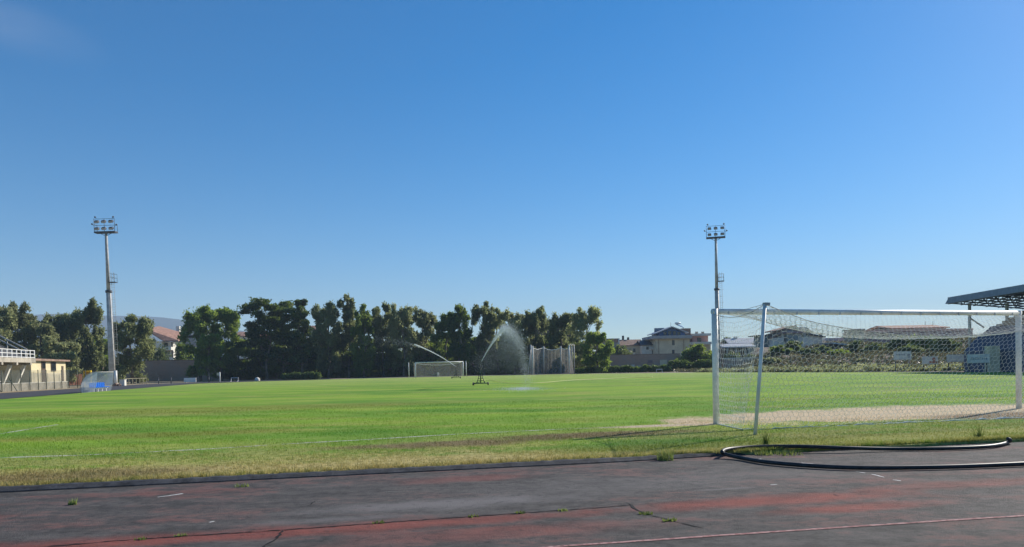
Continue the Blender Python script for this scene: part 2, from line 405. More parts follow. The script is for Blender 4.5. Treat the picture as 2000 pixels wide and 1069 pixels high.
# ------------------------------------------------------------------ ground
struct(MB().add([(-4200,-110,GZ),(3200,-110,GZ),(3200,3600,GZ),(-4200,3600,GZ)], [(0,1,2,3)]).build('ground', M_GROUND))
hv, hf = [], []
nx = 90
for j in range(3):
    for i in range(nx+1):
        x = -4100 + i*(7200/nx)
        ppx = 1000 + x/2900*F
        top = 236 - 225*max(0, (ppx-330)/420)**1.1 if ppx > 330 else 236 + 8*math.sin(ppx*.012)
        top = max(18, top) + 5*math.sin(x*.006) + 3*math.sin(x*.017+1)
        hv.append((x, 2450 + 450*j, [GZ-.5, top, top*.8][j]))
for j in range(2):
    for i in range(nx): a = j*(nx+1)+i; hf.append((a, a+1, a+nx+2, a+nx+1))
m = MB(); m.add(hv, hf); m.sm = True; struct(m.build('hills', M_HILL))

# pitch: a slab 14 cm thick with grass on top
K0, K1 = G(-300, 966), G(1420, 884)
kd = (K1-K0).normalized()
def kerb_at(x): return K0 + kd*((x-K0.x)/kd.x)
edge_near = [kerb_at(-26)] + [kerb_at(x) + Vector((0, rnd.uniform(-.015,.015), 0)) for x in np.arange(-25, 3.0, .35)]
edge_near += [kerb_at(x) + Vector((0, .0 + .10*math.sin(x*2.3)*math.sin(x*.9) - .05, 0)) for x in np.arange(3.1, 16, .18)] + [kerb_at(40)]
L0 = G(0, 786); L0 = Vector((L0.x, L0.y, 0))
far_l = G(430, 748); right_n = G(2040, 729)
outline = edge_near + [Vector((46, 40, 0)), Vector((43, 60, 0)), Vector((35, 82, 0)), Vector((27, 104, 0)), Vector((14, 116, 0)), Vector((-5, 120, 0)), Vector((-24, 117, 0)), Vector((-38, 106, 0)), Vector((-41.5, 96, 0)), Vector((-32.6, 52, 0)), Vector((-29, 34, 0)), Vector((-27, 15, 0))]
for p in outline: p.z = GZ
struct(MB().prism(outline, (0, 0, -GZ)).build('pitch', M_PITCH))
# running track in front of the camera
tr_edge = [kerb_at(x) for x in (-60, 60)]
struct(MB().prism([Vector((-60, -60, GZ+.004)), Vector((60, -60, GZ+.004)), Vector((60, kerb_at(60).y+.05, GZ+.004)), Vector((-60, kerb_at(-60).y+.05, GZ+.004))], (0, 0, TZ-GZ-.004)).build('running_track', M_TRACK))
# home straight on the left, bending behind the far goal
def strip(name, mat, left, right, z, th=.004):
    n = len(left); vs = [Vector((p[0], p[1], z)) for p in left] + [Vector((p[0], p[1], z)) for p in right]
    return MB().add(vs, [(i, n+i, n+i+1, i+1) for i in range(n-1)]).build(name, mat)
M_ASPH = plain('old_asphalt', (.058, .056, .062), .85, var=.25, scale=.6)
inn = [(-29, 15), (-31.5, 40), (-35.2, 58), (-39.5, 80), (-44.5, 103), (-41, 114), (-30, 122)]
out = [(-39, 15), (-41, 40), (-44.5, 58), (-48.6, 80), (-54.5, 108), (-50, 122), (-33, 131)]
struct(strip('home_straight', M_ASPH, out, inn, -.06))
struct(strip('far_bend', plain('dusty_track', (.26, .205, .17), .95), [(-33, 131), (-12, 134), (10, 130), (28, 117), (44, 92), (56, 60)], [(-30, 122), (-10, 124), (12, 120), (28, 108), (39, 84), (48, 55)], -.055))
# kerb: low dark edging strip with an uneven top
nrm = Vector((kd.y, -kd.x, 0))
m = MB(); xs = np.arange(-16, 3.4, .11); prof_n = 5
for i, x in enumerate(xs):
    a = kerb_at(x); zt = .012 + rnd.uniform(-.006, .006); wv = rnd.uniform(-.006, .006); k_ = 1 if x < 1.4 else max(.25, 1-(x-1.4)*.4)
    m.v += [tuple(a+nrm*(.185*k_+wv)+Vector((0,0,TZ-.02))), tuple(a+nrm*(.175*k_+wv)+Vector((0,0,TZ+.012))), tuple(a+nrm*(.085*k_+wv)+Vector((0,0,zt-.006))), tuple(a+nrm*.03+Vector((0,0,zt))), tuple(a-nrm*.06+Vector((0,0,zt-.02)))]
for i in range(len(xs)-1):
    for k in range(4): q = i*5+k; m.f.append((q, q+5, q+6, q+1))
struct(m.build('kerb', M_KERB))
def ribbon(m, pts, w, z, wob=0.):
    pts = [Vector((p[0], p[1], z)) for p in pts]
    L, Rr = [], []
    for i, p in enumerate(pts):
        d = (pts[min(i+1,len(pts)-1)]-pts[max(i-1,0)]).normalized(); n = Vector((-d.y, d.x, 0))
        ww = (w[i] if isinstance(w, (list, tuple)) else w)
        L.append(p+n*ww/2*(1+rnd.uniform(-wob,wob))); Rr.append(p-n*ww/2*(1+rnd.uniform(-wob,wob)))
    n = len(pts); m.add(L+Rr, [(i, n+i, n+i+1, i+1) for i in range(n-1)]); return m
def dens(pts, step, jit=0.):
    o = []
    for a, b in zip(pts, pts[1:]):
        a, b = Vector(a), Vector(b); n = max(1, int((b-a).length/step))
        for k in range(n): o.append(a.lerp(b, k/n) + Vector((rnd.uniform(-jit,jit), rnd.uniform(-jit,jit), 0)))
    o.append(Vector(pts[-1])); return o
gl = [G(*p) for p in ((-150, 902), (0, 895), (157, 890), (300, 883), (420, 877), (539, 869), (697, 860.5), (895, 848.5), (1115, 838), (1398, 828))]
struct(ribbon(MB(), dens(gl, .2, .008), .11, .006, .2).build('goal_line', M_LINE))
struct(ribbon(MB(), dens([G(-80, 857), G(0, 848), G(112, 830)], .3, .01), .12, .006, .2).build('penalty_line', M_LINE))
struct(ribbon(MB(), dens([G(588, 753), G(640, 751.5)], 1), .25, .006, .2).build('penalty_line', M_LINE))
struct(ribbon(MB(), dens([G(1318, 737.5), G(1356, 736.5)], 1), .3, .006, .2).build('pitch_line', M_LINE))
ln = [G(900, 1083, TZ), G(1080, 1069, TZ), G(1400, 1047, TZ), G(1700, 1027, TZ), G(2000, 1008, TZ), G(2300, 990, TZ)]
struct(ribbon(MB(), dens(ln, .12, .002), .045, TZ+.004, .12).build('lane_line', M_LANE))
def crack(pts, w, jit=.012):
    q = dens([G(*p, TZ) for p in pts], .045, jit)
    ws = [w*rnd.uniform(.35, 1.5) for _ in q]; ws[0] = ws[-1] = .002
    return struct(ribbon(MB(), q, ws, TZ+.004).build('track_crack', M_CRACK))
crack([(30, 1073), (280, 1053), (552, 1036), (800, 1018), (1000, 1004), (1120, 996), (1232, 987.5)], .024, .010)
crack([(1222, 982), (1234, 988), (1243, 997), (1262, 1004), (1290, 1012), (1330, 1022), (1376, 1033)], .022, .012)
crack([(505, 1074), (524, 1063), (540, 1052), (552, 1037)], .022, .012)
crack([(1625, 966), (1640, 970)], .014); crack([(1660, 963), (1700, 961)], .014); crack([(1755, 957), (1840, 953), (1900, 950)], .010)
crack([(600, 990), (622, 976)], .012)
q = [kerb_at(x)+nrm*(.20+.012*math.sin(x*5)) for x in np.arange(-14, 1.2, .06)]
struct(ribbon(MB(), q, [max(.002, .012+.016*math.sin(i*.05+1)+rnd.uniform(-.006, .006)) for i in range(len(q))], TZ+.004).build('kerb_gap_shadow', M_CRACK))  # dark strip paints the shadow line and gap along the kerb foot
m = MB()
ribbon(m, dens([G(308, 972, TZ), G(330, 969, TZ), G(357, 965, TZ)], .03, .006), [.02+.028*math.sin(3.1*i/24.) for i in range(40)], TZ+.004, .4)
struct(m.build('chalk_spill', M_CHALK))
m = MB()
for (a, b) in (((1565, 905), (1588, 906.5)), ((1600, 911), (1618, 911)), ((1672, 922), (1690, 925)), ((1703, 927), (1727, 933)), ((1745, 938), (1760, 940)), ((1475, 898), (1487, 897)), ((1505, 948), (1518, 947)), ((410, 1021), (418, 1019))):
    ribbon(m, dens([G(*a, TZ), G(*b, TZ)], .04, .004), .022, TZ+.004, .5)
struct(m.build('worn_lane_marks', M_CHALK))

# ------------------------------------------------------------------ grass blades and weeds
def blades(name, pts, hmin, hmax, wid, mat, parent=None, origin=(0,0,0), lean=.6, seed=1):
    r = np.random.default_rng(seed); n = len(pts)
    hgt = r.uniform(hmin, hmax, n); an = r.uniform(0, 2*math.pi, n); la = r.uniform(0, 2*math.pi, n); lm = hgt*r.uniform(.1, lean, n)
    wv = np.stack([np.cos(an), np.sin(an), np.zeros(n)], 1)*(wid*r.uniform(.6, 1.4, n))[:, None]/2
    tip = pts + np.stack([np.cos(la)*lm, np.sin(la)*lm, hgt], 1)
    V = np.stack([pts-wv, pts+wv, tip], 1).reshape(-1, 3)
    return tris(name, V, np.arange(3*n).reshape(-1, 3), mat, parent, origin)
def soft_noise(x, y):
    return (np.sin(x*1.7+np.sin(y*2.1)*1.3)+np.sin(y*2.9+np.sin(x*1.3)*1.7)+np.sin((x+y)*4.1)*.6)/2.6
r = np.random.default_rng(3)
n = 330000
yy = 8.0 + 20*r.random(n)**1.7; xx = (r.random(n)*2-1)*(yy*.78+1.5)
kz = K0.y + (xx-K0.x)*kd.y/kd.x
goalm = ((xx-9.9)*.97+(yy-18.6)*.22)**2/5.3**2 + (-(xx-9.9)*.22+(yy-18.6)*.97)**2/1.75**2
keep = (yy > kz + .0) & (goalm > .75 + .7*r.random(n) + .25*soft_noise(xx*1.3, yy*1.3)) & (r.random(n) < .55 + .45*soft_noise(xx, yy))
pts = np.stack([xx, yy, np.full(n, -.004)], 1)[keep]
g = blades('grass', pts, .015, .045, .012, M_BLADE, seed=4); g['kind'] = 'stuff'
# longer fringe over the kerb on the right and along the edge
n = 26000
xx = r.uniform(-9, 11, n); off = np.abs(r.normal(0, .12, n))
kz = K0.y + (xx-K0.x)*kd.y/kd.x + np.where(xx > 2.9, -.06, .03) + off
keep = (xx > 2.2) | (r.random(n) < .35)
pts = np.stack([xx, kz, np.full(n, -.004)], 1)[keep]
g = blades('edge_grass', pts, .03, .08, .013, M_BLADE, seed=5, lean=.9); g['kind'] = 'stuff'
def weed(px, py, h, n, spread, label, z=TZ, group=None, seed=0):
    b = G(px, py, z); r = np.random.default_rng(seed+int(px))
    p = np.stack([b.x + np.clip(r.normal(0, spread, n), -1.5*spread, 1.5*spread), b.y + np.clip(r.normal(0, spread*.6, n), -spread, spread), np.full(n, z)], 1)
    o = blades('weed', p, h*.4, h, .016, M_WEED, origin=b, lean=.8, seed=seed+5)
    tag(o, label, 'weed', group)
weed(1300, 899, .19, 95, .07, 'bushy green weed at the track edge left of the hose')
weed(142, 986, .08, 45, .022, 'lone bright weed sprouting from the dark track near chalk')
weed(1492, 889, .10, 55, .07, 'green weed inside the hose loop below the net pole')
weed(1540, 889, .09, 60, .11, 'wider low weed clump inside the hose loop')
weed(1497, 868, .30, 40, .03, 'tall thin weed stalks just behind the black hose', 0)
weed(1910, 856, .25, 40, .03, 'tall thin weed in grass behind the hose end', 0)
weed(475, 951, .05, 40, .05, 'pale weed creeping over the kerb edge')
for i, (px, py) in enumerate(((275, 1054), (355, 1047), (740, 1022), (925, 1010), (1015, 1003), (1098, 998))):
    weed(px, py, .03, 28, .03, 'tiny weed tuft growing in the long track crack', group='weeds in the track cracks', seed=i)
for i, (px, py) in enumerate(((1262, 1005), (1308, 1018))):
    weed(px, py, .035, 40, .035, 'low weed tuft in the branching crack near track middle', group='weeds in the branching crack', seed=i+9)

# ------------------------------------------------------------------ black hose
hp = [(2350, 888), (2150, 898), (2000, 906), (1850, 912), (1700, 914), (1600, 911), (1500, 903), (1445, 894), (1416, 887), (1411, 882), (1425, 877), (1475, 873), (1560, 872), (1650, 875), (1750, 877), (1850, 876), (1920, 873), (1955, 868.5), (1970, 863), (1973, 859.5), (1968, 857)]
def hz_(p):
    q = G(p[0], p[1], TZ+.034); f = max(0, min(1, (q.y - kerb_at(q.x).y + .25)/.3))
    return G(p[0], p[1], TZ+.034+(.03-TZ-.01)*f)
ctrl = [hz_(p) for p in hp]
def spline(c, k=6):
    o = []
    for i in range(len(c)-1):
        p0, p1, p2, p3 = c[max(i-1,0)], c[i], c[i+1], c[min(i+2,len(c)-1)]
        for j in range(k):
            u = j/k; o.append(.5*((2*p1)+(p2-p0)*u+(2*p0-5*p1+4*p2-p3)*u*u+(3*p1-p0-3*p2+p3)*u**3))
    o.append(c[-1]); return o
tag(MB().tube(spline(ctrl), .0275, 12).build('irrigation_hose', M_BLACK, origin=ctrl[9]), 'thick black hose looped on the track edge in front of goal', 'hose')

# ------------------------------------------------------------------ near goal
gl0, gl1 = G(1399, 828.5), G(1990, 798)
gl0.z = gl1.z = 0
gx = (gl1-gl0).normalized(); gb = Vector((gx.y, -gx.x, 0))           # gb: towards the camera, behind the goal
GH = P(1397, 609, gl0.y).z
goal = thing('football_goal', gl0, 'large white football goal with sagging net nearest the camera', 'football goal')
for p in (gl0, gl1):
    MB().tube([p+Vector((0,0,-.1)), p+Vector((0,0,GH+.06))], .066, 16).build('post', M_WHITE, goal)
MB().tube([gl0+Vector((.0,0,GH))-gx*.06, gl1+Vector((0,0,GH))+gx*.06], .06, 14).build('crossbar', M_WHITE, goal)
for i in range(15):
    p = gl0.lerp(gl1, (i+.5)/15) + Vector((0,0,GH-.03)) + gb*.066
    MB().obox(p, gx*.012, gb*.012, Vector((0,0,.035))).build('net_hook', M_OLDWHITE, goal)
sb = G(1474, 849); sb.z = 0
st = P(1494, 594, sb.y - .02)
off = sb - gl0
sb2 = gl1 + off*1.02; st2 = sb2 + Vector((.05, 0, st.z))
for (b, tp, lab) in ((sb, st, 'white leaning net pole standing behind the left goal post'), (sb2, st2, 'white net pole behind the right goal post outside the net')):
    npole = thing('net_pole', b, lab, 'pole')
    MB().tube([b+Vector((0,0,-.1)), tp], .033, 12).build('pole', M_WHITE, npole)
    MB().obox(tp+gx*.03+Vector((0,0,.0)), gx*.055, gb*.036, Vector((0,0,.024))).build('rope_bracket', M_GREYPOLE, npole)
def rope_pt(u):
    p = st.lerp(st2, u); p.z -= .48*4*u*(1-u) + .12*min(1, u*9)*min(1, (1-u)*9); return p
def side_top(v, p, s):          # along the side from the post to the pole
    q = (p+Vector((0,0,GH-.05))).lerp(s, v); q.z -= .14*4*v*(1-v); return q
def roof(u, v):
    a = gl0.lerp(gl1, u)+Vector((0,0,GH-.05))+gb*.07; b = rope_pt(u)
    p = a.lerp(b, v); p.z -= (.30+.05*math.sin(u*9))*math.sin(math.pi*v)*(.25+.75*math.sin(math.pi*min(1, u*1.05))); return p
gnd0, gnd1 = gl0+off*.62+gx*.1, gl1+off*1.0
def back(u, v):
    a = rope_pt(u); b = gnd0.lerp(gnd1, u); b = Vector((b.x, b.y, .03))
    p = a.lerp(b, v); p += -gb*.18*math.sin(math.pi*v); return p
def side(p, s, g):
    def f(u, v):
        a = side_top(u, p, s); b = p.lerp(g, u); b = Vector((b.x, b.y, .03))
        return a.lerp(b, v) + gx*.10*math.sin(math.pi*v)*math.sin(math.pi*u)
    return f
NV, NF = [], []
def hexnet(f, W, H, cell=.118, rad=.0031):
    a = cell/math.sqrt(3); n0 = int(W/cell); rows = int(H/(1.5*a))
    E = set(); pos = {}
    for j in range(rows):
        for i in range(n0):
            cx = (i + .5*(j % 2) + .5)*cell; cy = (j+.67)*1.5*a
            c6 = []
            for k in range(6):
                t = math.pi/6 + k*math.pi/3
                x, y = cx+a*math.cos(t), cy+a*math.sin(t)
                key = (round(x*2/cell), round(y*2/a)); pos[key] = (x, y); c6.append(key)
            for k in range(6): E.add(tuple(sorted((c6[k], c6[(k+1) % 6]))))
    wid, hgt = (n0+.5)*cell, (rows+.35)*1.5*a
    q = {}
    for k, (x, y) in pos.items():
        p = f(min(1, x/wid), min(1, y/hgt)); q[k] = p + Vector((rnd.gauss(0,.006), rnd.gauss(0,.006), rnd.gauss(0,.006)))
    for k0, k1 in E:
        A, B = q[k0], q[k1]; d = (B-A)
        if d.length < 1e-4: continue
        d.normalize(); u = d.orthogonal().normalized()*rad; w_ = d.cross(u)
        n = len(NV)
        for p in (A, B):
            for s_ in range(3):
                t = 2.094*s_; NV.append(tuple(p+u*math.cos(t)+w_*math.sin(t)))
        for s_ in range(3): NF.append((n+s_, n+(s_+1)%3, n+3+(s_+1)%3, n+3+s_))
WN = (gl1-gl0).length
hexnet(roof, WN, 2.7, .125); hexnet(back, WN, 2.25, .118)
hexnet(side(gl0, st, gnd0), 2.6, 2.4); hexnet(side(gl1, st2, gnd1), 2.6, 2.4)
m = MB(); m.v, m.f = NV, NF
net = m.build('net', M_NET, goal, smooth=False)
m = MB()
m.tube([rope_pt(i/40) for i in range(41)], .006, 5); m.tube([side_top(i/14, gl0, st) for i in range(15)], .006, 5); m.tube([side_top(i/14, gl1, st2) for i in range(15)], .006, 5)
m.tube([st, gl0.lerp(gl1, .06)+Vector((0,0,GH+.0))+gb*.07], .005, 5)
m.tube([roof(i/40, .52)-Vector((0,0,.012)) for i in range(41)], .004, 4)
m.build('net_rope', M_ROPE, net)
m = MB()
m.tube([(back(i/60, 1)+Vector((0, rnd.uniform(-.03,.03), rnd.uniform(-.02, .012)-.022))) for i in range(61)], [.008+.022*(i/60)*rnd.random() for i in range(61)], 6)
m.tube([p.lerp(g_, i/12)+Vector((0,rnd.uniform(-.02,.02),.008)) for p, g_ in ((gl0, gnd0),) for i in range(13)], .011, 6)
m.build('bottom_hem', M_NET, net)

# ------------------------------------------------------------------ sprinklers
def sprinkler(base, sc_, label):
    t_ = thing('sprinkler_cart', base, label, 'sprinkler')
    h = 1.62*sc_
    m = MB()
    for sx in (-.42, .42):
        for sy in (-.3, .3):
            m.tube([base+Vector((sx*.75, sy, .14)), base+Vector((sx*.22, sy*.2, .72))], .022, 6)
    m.tube([base+Vector((-.36,-.3,.14)), base+Vector((.36,-.3,.14))], .022, 6); m.tube([base+Vector((-.36,.3,.14)), base+Vector((.36,.3,.14))], .022, 6)
    m.tube([base+Vector((-.26,-.24,.36)), base+Vector((.26,-.24,.36))], .016, 6); m.tube([base+Vector((-.21,-.16,.5)), base+Vector((.21,-.16,.5))], .016, 6)
    for sx in (-.17, .17): m.tube([base+Vector((sx, 0, .66)), base+Vector((sx*.15, 0, h*.93))], .018, 6)
    m.build('frame', M_GREEN, t_)
    MB().tube([base+Vector((-.56,-.3,.15)), base+Vector((.56,-.3,.15))], .035, 8).build('axle', M_GREEN, t_)
    MB().tube([base+Vector((-.56,.3,.15)), base+Vector((.56,.3,.15))], .035, 8).build('axle', M_GREEN, t_)
    for sx in (-.56, .56):
        for sy in (-.3, .3):
            c = base+Vector((sx, sy, .11)); MB().tube([c-Vector((.04,0,0)), c+Vector((.04,0,0))], .11, 12).build('wheel', M_BLACK, t_)
    MB().tube([base+Vector((0,0,.14)), base+Vector((.0,0,.8)), base+Vector((0,0,h))], [.04,.035,.03], 8).build('riser', M_GREEN, t_)
    return t_, base+Vector((0,0,h))
SB = G(939, 752.5); SB.z = 0
t_, head = sprinkler(SB, 1.0, 'wheeled tripod sprinkler cart in mid pitch throwing a tall jet')
SB2 = G(891, 737.5); SB2.z = 0; SB2 = Vector((P(891, 738, 96).x, 96, 0))
t2, head2 = sprinkler(SB2, .95, 'small distant sprinkler cart in front of the far goal')
def drops(name, P_, S_, label):
    n = len(P_); T = np.array([[1,1,1],[1,-1,-1],[-1,1,-1],[-1,-1,1]], float)/1.7
    V = (P_[:, None, :] + T[None]*S_[:, None, None]).reshape(-1, 3)
    F_ = np.array([[0,1,2],[0,3,1],[0,2,3],[1,3,2]])
    F_ = (np.arange(n)[:, None, None]*4 + F_[None]).reshape(-1, 3)
    o = tris(name, V, F_, M_WATER); o['kind'] = 'stuff'; o['label'] = label; return o
def traj(p0, apex, tt):   # ballistic path: apex at t=1
    p0, apex = np.array(p0), np.array(apex); d = apex-p0
    out_ = np.stack([p0[0]+d[0]*tt, p0[1]+d[1]*tt, p0[2]+d[2]*(2*tt-tt**2)], 1); return out_
def arc_path(p0, apex, tt, side, straight=.30):
    """jet: nearly straight to its top (t = 1), then drops that lose speed and fall"""
    p0, apex = np.array(p0), np.array(apex); d = apex-p0
    up = np.clip(tt, 0, 1); u = np.clip(tt-1, 0, None)
    zc = d[2]*((1+straight)*up - straight*up**2)
    fx = (1-np.exp(-1.5*u))*side
    return np.stack([p0[0]+d[0]*up+d[0]*fx, p0[1]+d[1]*up+d[1]*.8*(1-np.exp(-u)), p0[2]+zc-(apex[2])*(u/1.25)**1.75], 1)
r = np.random.default_rng(11)
ap = P(984, 641, 50.0)
n = 15000                                   # streaks and packets of the rising jet
tt = np.abs(r.beta(1.2, 1.0, n)); tt = np.round(tt*34)/34 + r.normal(0, .011, n)
Q1 = arc_path(head, ap, np.clip(tt, 0, 1.1), np.ones(n)); sp = .008+.085*np.clip(tt, 0, 2)**1.7
Q1 += r.normal(0, 1, (n, 3))*sp[:, None]*np.array([1., 1.4, .8])
n = 30000                                   # the fan that falls from it
side = r.random(n)**.75*1.0 - .12
tt = 1 + r.beta(.75, 1.35, n)*1.22 - .30*r.random(n)**2
Q2 = arc_path(head, ap, tt, side); sp = .06+.26*np.clip(tt-.6, 0, 2)
Q2 += r.normal(0, 1, (n, 3))*sp[:, None]*np.array([.75, 1.3, .75])
n = 5000                                    # heavy outer drops
tt = 1 + r.random(n)*1.2
Q3 = arc_path(head, ap, tt, 0.82+.22*r.random(n)); Q3 += r.normal(0, 1, (n, 3))*np.array([.18, .4, .25])
S1, S2, S3 = r.uniform(.004, .010, len(Q1)), r.uniform(.0025, .0070, len(Q2)), r.uniform(.006, .014, len(Q3))
Q = np.concatenate([Q1, Q2, Q3]); S_ = np.concatenate([S1, S2, S3]); k = Q[:, 2] > .03
drops('water_spray', Q[k], S_[k], 'white fan of falling water drops from the near sprinkler')
n = 26000                                   # mist drifting to the left under the jet
tt = r.random(n)**.7*1.0; M_ = arc_path(head, ap, tt, np.zeros(n)); v = r.random(n)
M_[:, 2] = .1+(M_[:, 2]-.1)*(.25+.75*v**.6); M_[:, 0] += r.normal(0, .5, n)-.25+.9*r.random(n)*tt; M_[:, 1] += r.normal(0, .7, n)
drops('water_mist', M_, r.uniform(.0018, .0042, len(M_)), 'thin mist drifting under the arc of the near jet')
jt = arc_path(head, ap, np.linspace(0, .72, 26), np.zeros(26))
jm = MB().tube([Vector(p)+Vector((rnd.gauss(0,.004), 0, rnd.gauss(0,.004))) for p in jt], [.018+.034*(i/25)**1.2 for i in range(26)], 8)
j = jm.build('water_jet', M_STREAM); j['kind'] = 'stuff'; j['label'] = 'bright white jet rising from the near sprinkler'
gun = MB().tube([head-Vector((0,0,.03)), Vector(jt[1]), Vector(jt[2])], [.035,.03,.022], 8).build('nozzle', M_DKMETAL, t_)
# splash on the grass
spc = G(1020, 761); n = 5000
a = r.random(n)*2*math.pi; q = np.abs(r.normal(0, 1, n))
S = np.stack([spc.x+np.cos(a)*q*.85, spc.y+np.sin(a)*q*2.2, np.abs(r.normal(0, .05, n))+.01], 1)
drops('water_splash', S, r.uniform(.004, .012, n), 'pale splash where the water lands on the grass')
# far jet
ap2 = P(722, 657, 88)
n = 9000; tt = r.beta(1.0, 1.6, n)*1.1
Q = traj(head2, ap2, tt); sp = .03+.34*tt**1.5
for k, f_ in enumerate((.8, 1.0, .45)): Q[:, k] += r.normal(0, 1, n)*sp*f_
Q[:, 2] -= r.random(n)**1.5*np.clip(tt-.35, 0, 2)*2.2
drops('water_spray', Q[Q[:, 2] > .05], r.uniform(.003, .010, int((Q[:, 2] > .05).sum())), 'long low spray crossing in front of the dark trees')
jt = traj(head2, ap2, np.linspace(0, .50, 24))
j = MB().tube([Vector(p) for p in jt], [.03+.05*(i/23)**1.5 for i in range(24)], 8).build('water_jet', M_STREAM); j['kind'] = 'stuff'; j['label'] = 'thin low jet slanting over the far goal'
MB().tube([head2-Vector((0,0,.03)), Vector(jt[1])], [.035,.03], 8).build('nozzle', M_DKMETAL, t2)
hs = [G(*p) for p in ((943, 744), (958, 743.5), (975, 747), (1000, 750.5), (1030, 750.5), (1070, 748.5), (1110, 745), (1180, 741.5), (1240, 739), (1275, 738))]
hs = [SB+Vector((.1, .1, .55))] + [Vector((p.x, p.y, .07)) for p in hs]
tag(MB().tube(spline(hs, 5), .028, 6).build('supply_hose', M_PHOSE, origin=hs[-1]), 'pale yellow hose trailing from the sprinkler cart over grass', 'hose')

# ------------------------------------------------------------------ far goal
YF = 113.0
f0 = P(812, 737, YF); f1 = P(905, 735.5, YF+2); f0.z = f1.z = 0
HF = P(812, 708.5, YF).z
fx = (f1-f0).normalized(); fb = Vector((-fx.y, fx.x, 0))
fg = thing('football_goal', f0, 'small looking white football goal at the far end', 'football goal')
for p in (f0, f1): MB().tube([p, p+Vector((0,0,HF))], .075, 10).build('post', M_WHITE, fg)
MB().tube([f0+Vector((0,0,HF)), f1+Vector((0,0,HF))], .075, 10).build('crossbar', M_WHITE, fg)
m = MB(); N_ = 16
top = [f0.lerp(f1, i/N_)+fb*2.0+Vector((0,0,HF-.35*math.sin(math.pi*i/N_)-.1)) for i in range(N_+1)]
cb = [f0.lerp(f1, i/N_)+fb*.08+Vector((0,0,HF-.05)) for i in range(N_+1)]
bt = [f0.lerp(f1, i/N_)+fb*1.8+Vector((0,0,.03)) for i in range(N_+1)]
b_ = len(m.v); m.add(cb+top+bt, [(i, i+1, N_+2+i, N_+1+i) for i in range(N_)] + [(N_+1+i, N_+2+i, 2*N_+3+i, 2*N_+2+i) for i in range(N_)])
for p, e in ((f0, 0), (f1, N_)): m.add([p+fb*.08+Vector((0,0,.03)), cb[e], top[e], bt[e]], [(0,1,2,3)])
fn = m.build('net', M_FARNET, fg)
MB().tube(top, .045, 5).build('net_rope', M_WHITE, fn)
for px, y0, lab in ((799, 708, 'thin white net pole left of the far goal'), (911, 706, 'thin white net pole right of the far goal')):
    b = P(px, 736, YF+2.5); b.z = 0; tp = P(px-1, y0, YF+2.5)
    npole = thing('net_pole', b, lab, 'pole')
    MB().tube([b, tp], .06, 8).build('pole', M_WHITE, npole)
    MB().obox(tp, (.1,0,0), (0,.1,0), (0,0,.05)).build('rope_bracket', M_GREYPOLE, npole)
b = P(856, 736, YF+3); b.z = 0
bx_ = thing('number_board', b, 'small pale board standing behind the far goal net', 'board')
MB().box(b.x-.16, b.x+.16, b.y, b.y+.06, .25, .75).build('panel', M_WHITE, bx_)
for s_ in (-.11, .11): MB().box(b.x+s_-.03, b.x+s_+.03, b.y+.08, b.y+.13, 0, .7).build('leg', M_WHITE, bx_)

# ------------------------------------------------------------------ discus cage
YC = 121.0
cage = thing('throwing_cage', P(1075, 732, YC).xy.to_3d(), 'tall netted discus throwing cage standing behind the pitch', 'throwing cage')
def cp(px, dy=0): p = P(px, 700, YC+dy); p.z = 0; return p
def cz(px, py, dy=0): return P(px, py, YC+dy).z
front = [(1040, 732, 0), (1114, 731, 0)]
posts = [(1040.5, 676, 0, .13, M_OLDWHITE), (1112, 674.5, 0, .13, M_OLDWHITE), (1037, 674, 1.2, .13, M_GREYPOLE), (1062, 676.5, 3.2, .12, M_GREYPOLE), (1095.5, 676.5, 3.2, .12, M_GREYPOLE), (1117, 675, 2.2, .09, M_GREYPOLE), (1121.5, 673, 3.0, .09, M_GREYPOLE)]
for (px, py, dy, rr, mt) in posts:
    p = cp(px, dy); MB().tube([p, p+Vector((0,0,cz(px, py, dy)))], rr, 8).build('post', mt, cage)
p = cp(1031); q = cp(1037, 1.2); q.z = cz(1037, 680); MB().tube([p, q], .08, 6).build('stay', M_GREYPOLE, cage)
for (pa, pb) in ((1112, 1117), (1117, 1121.5)):
    a = cp(pa); a.z = cz(pa, 673.5); b = cp(pb, 2.6); b.z = cz(pb, 674.5)
    MB().tube([a, a.lerp(b, .5)+Vector((0,0,.15)), b], .06, 6).build('stay', M_GREYPOLE, cage)
pts_ = [(1041, 0, 680), (1050, 1.8, 683), (1062, 3.2, 679.5), (1070, 3.5, 683), (1078, 3.6, 684), (1087, 3.5, 683), (1095, 3.2, 679.5), (1104, 1.8, 683), (1113, 0, 679)]
m = MB(); tp_, mid_, bt_ = [], [], []
for i, (px, dy, py) in enumerate(pts_):
    for k in range(4 if i < len(pts_)-1 else 1):
        u = k/4; nx_ = pts_[min(i+1, len(pts_)-1)]
        ppx = px+(nx_[0]-px)*u; d_ = dy+(nx_[1]-dy)*u; yy_ = py+(nx_[2]-py)*u
        a = cp(ppx, d_); wob = .22*math.sin(ppx*1.9)+.15*math.sin(ppx*.83)
        tp_.append(Vector((a.x, a.y, cz(ppx, yy_, d_)))); mid_.append(Vector((a.x, a.y+wob, cz(ppx, 705, d_)))); bt_.append(Vector((a.x, a.y+wob*1.6, .05)))
n = len(tp_); m.add(tp_+mid_+bt_, [(i, i+1, n+i+1, n+i) for i in range(n-1)]+[(n+i, n+i+1, 2*n+i+1, 2*n+i) for i in range(n-1)])
cn = m.build('net', M_CAGENET, cage, smooth=True)
MB().tube(tp_, .05, 5).build('net_rope', M_NET, cn)
a = cp(1113, .1); m = MB()
m.add([Vector((a.x, a.y, cz(1113, 680))), Vector((a.x, a.y, .05)), cp(1121, 1.5)+Vector((0,0,.05)), cp(1116.5, .9)+Vector((0,0,cz(1116, 705)))], [(0,1,2,3)])
m.build('net_flap', M_CAGENET, cage)

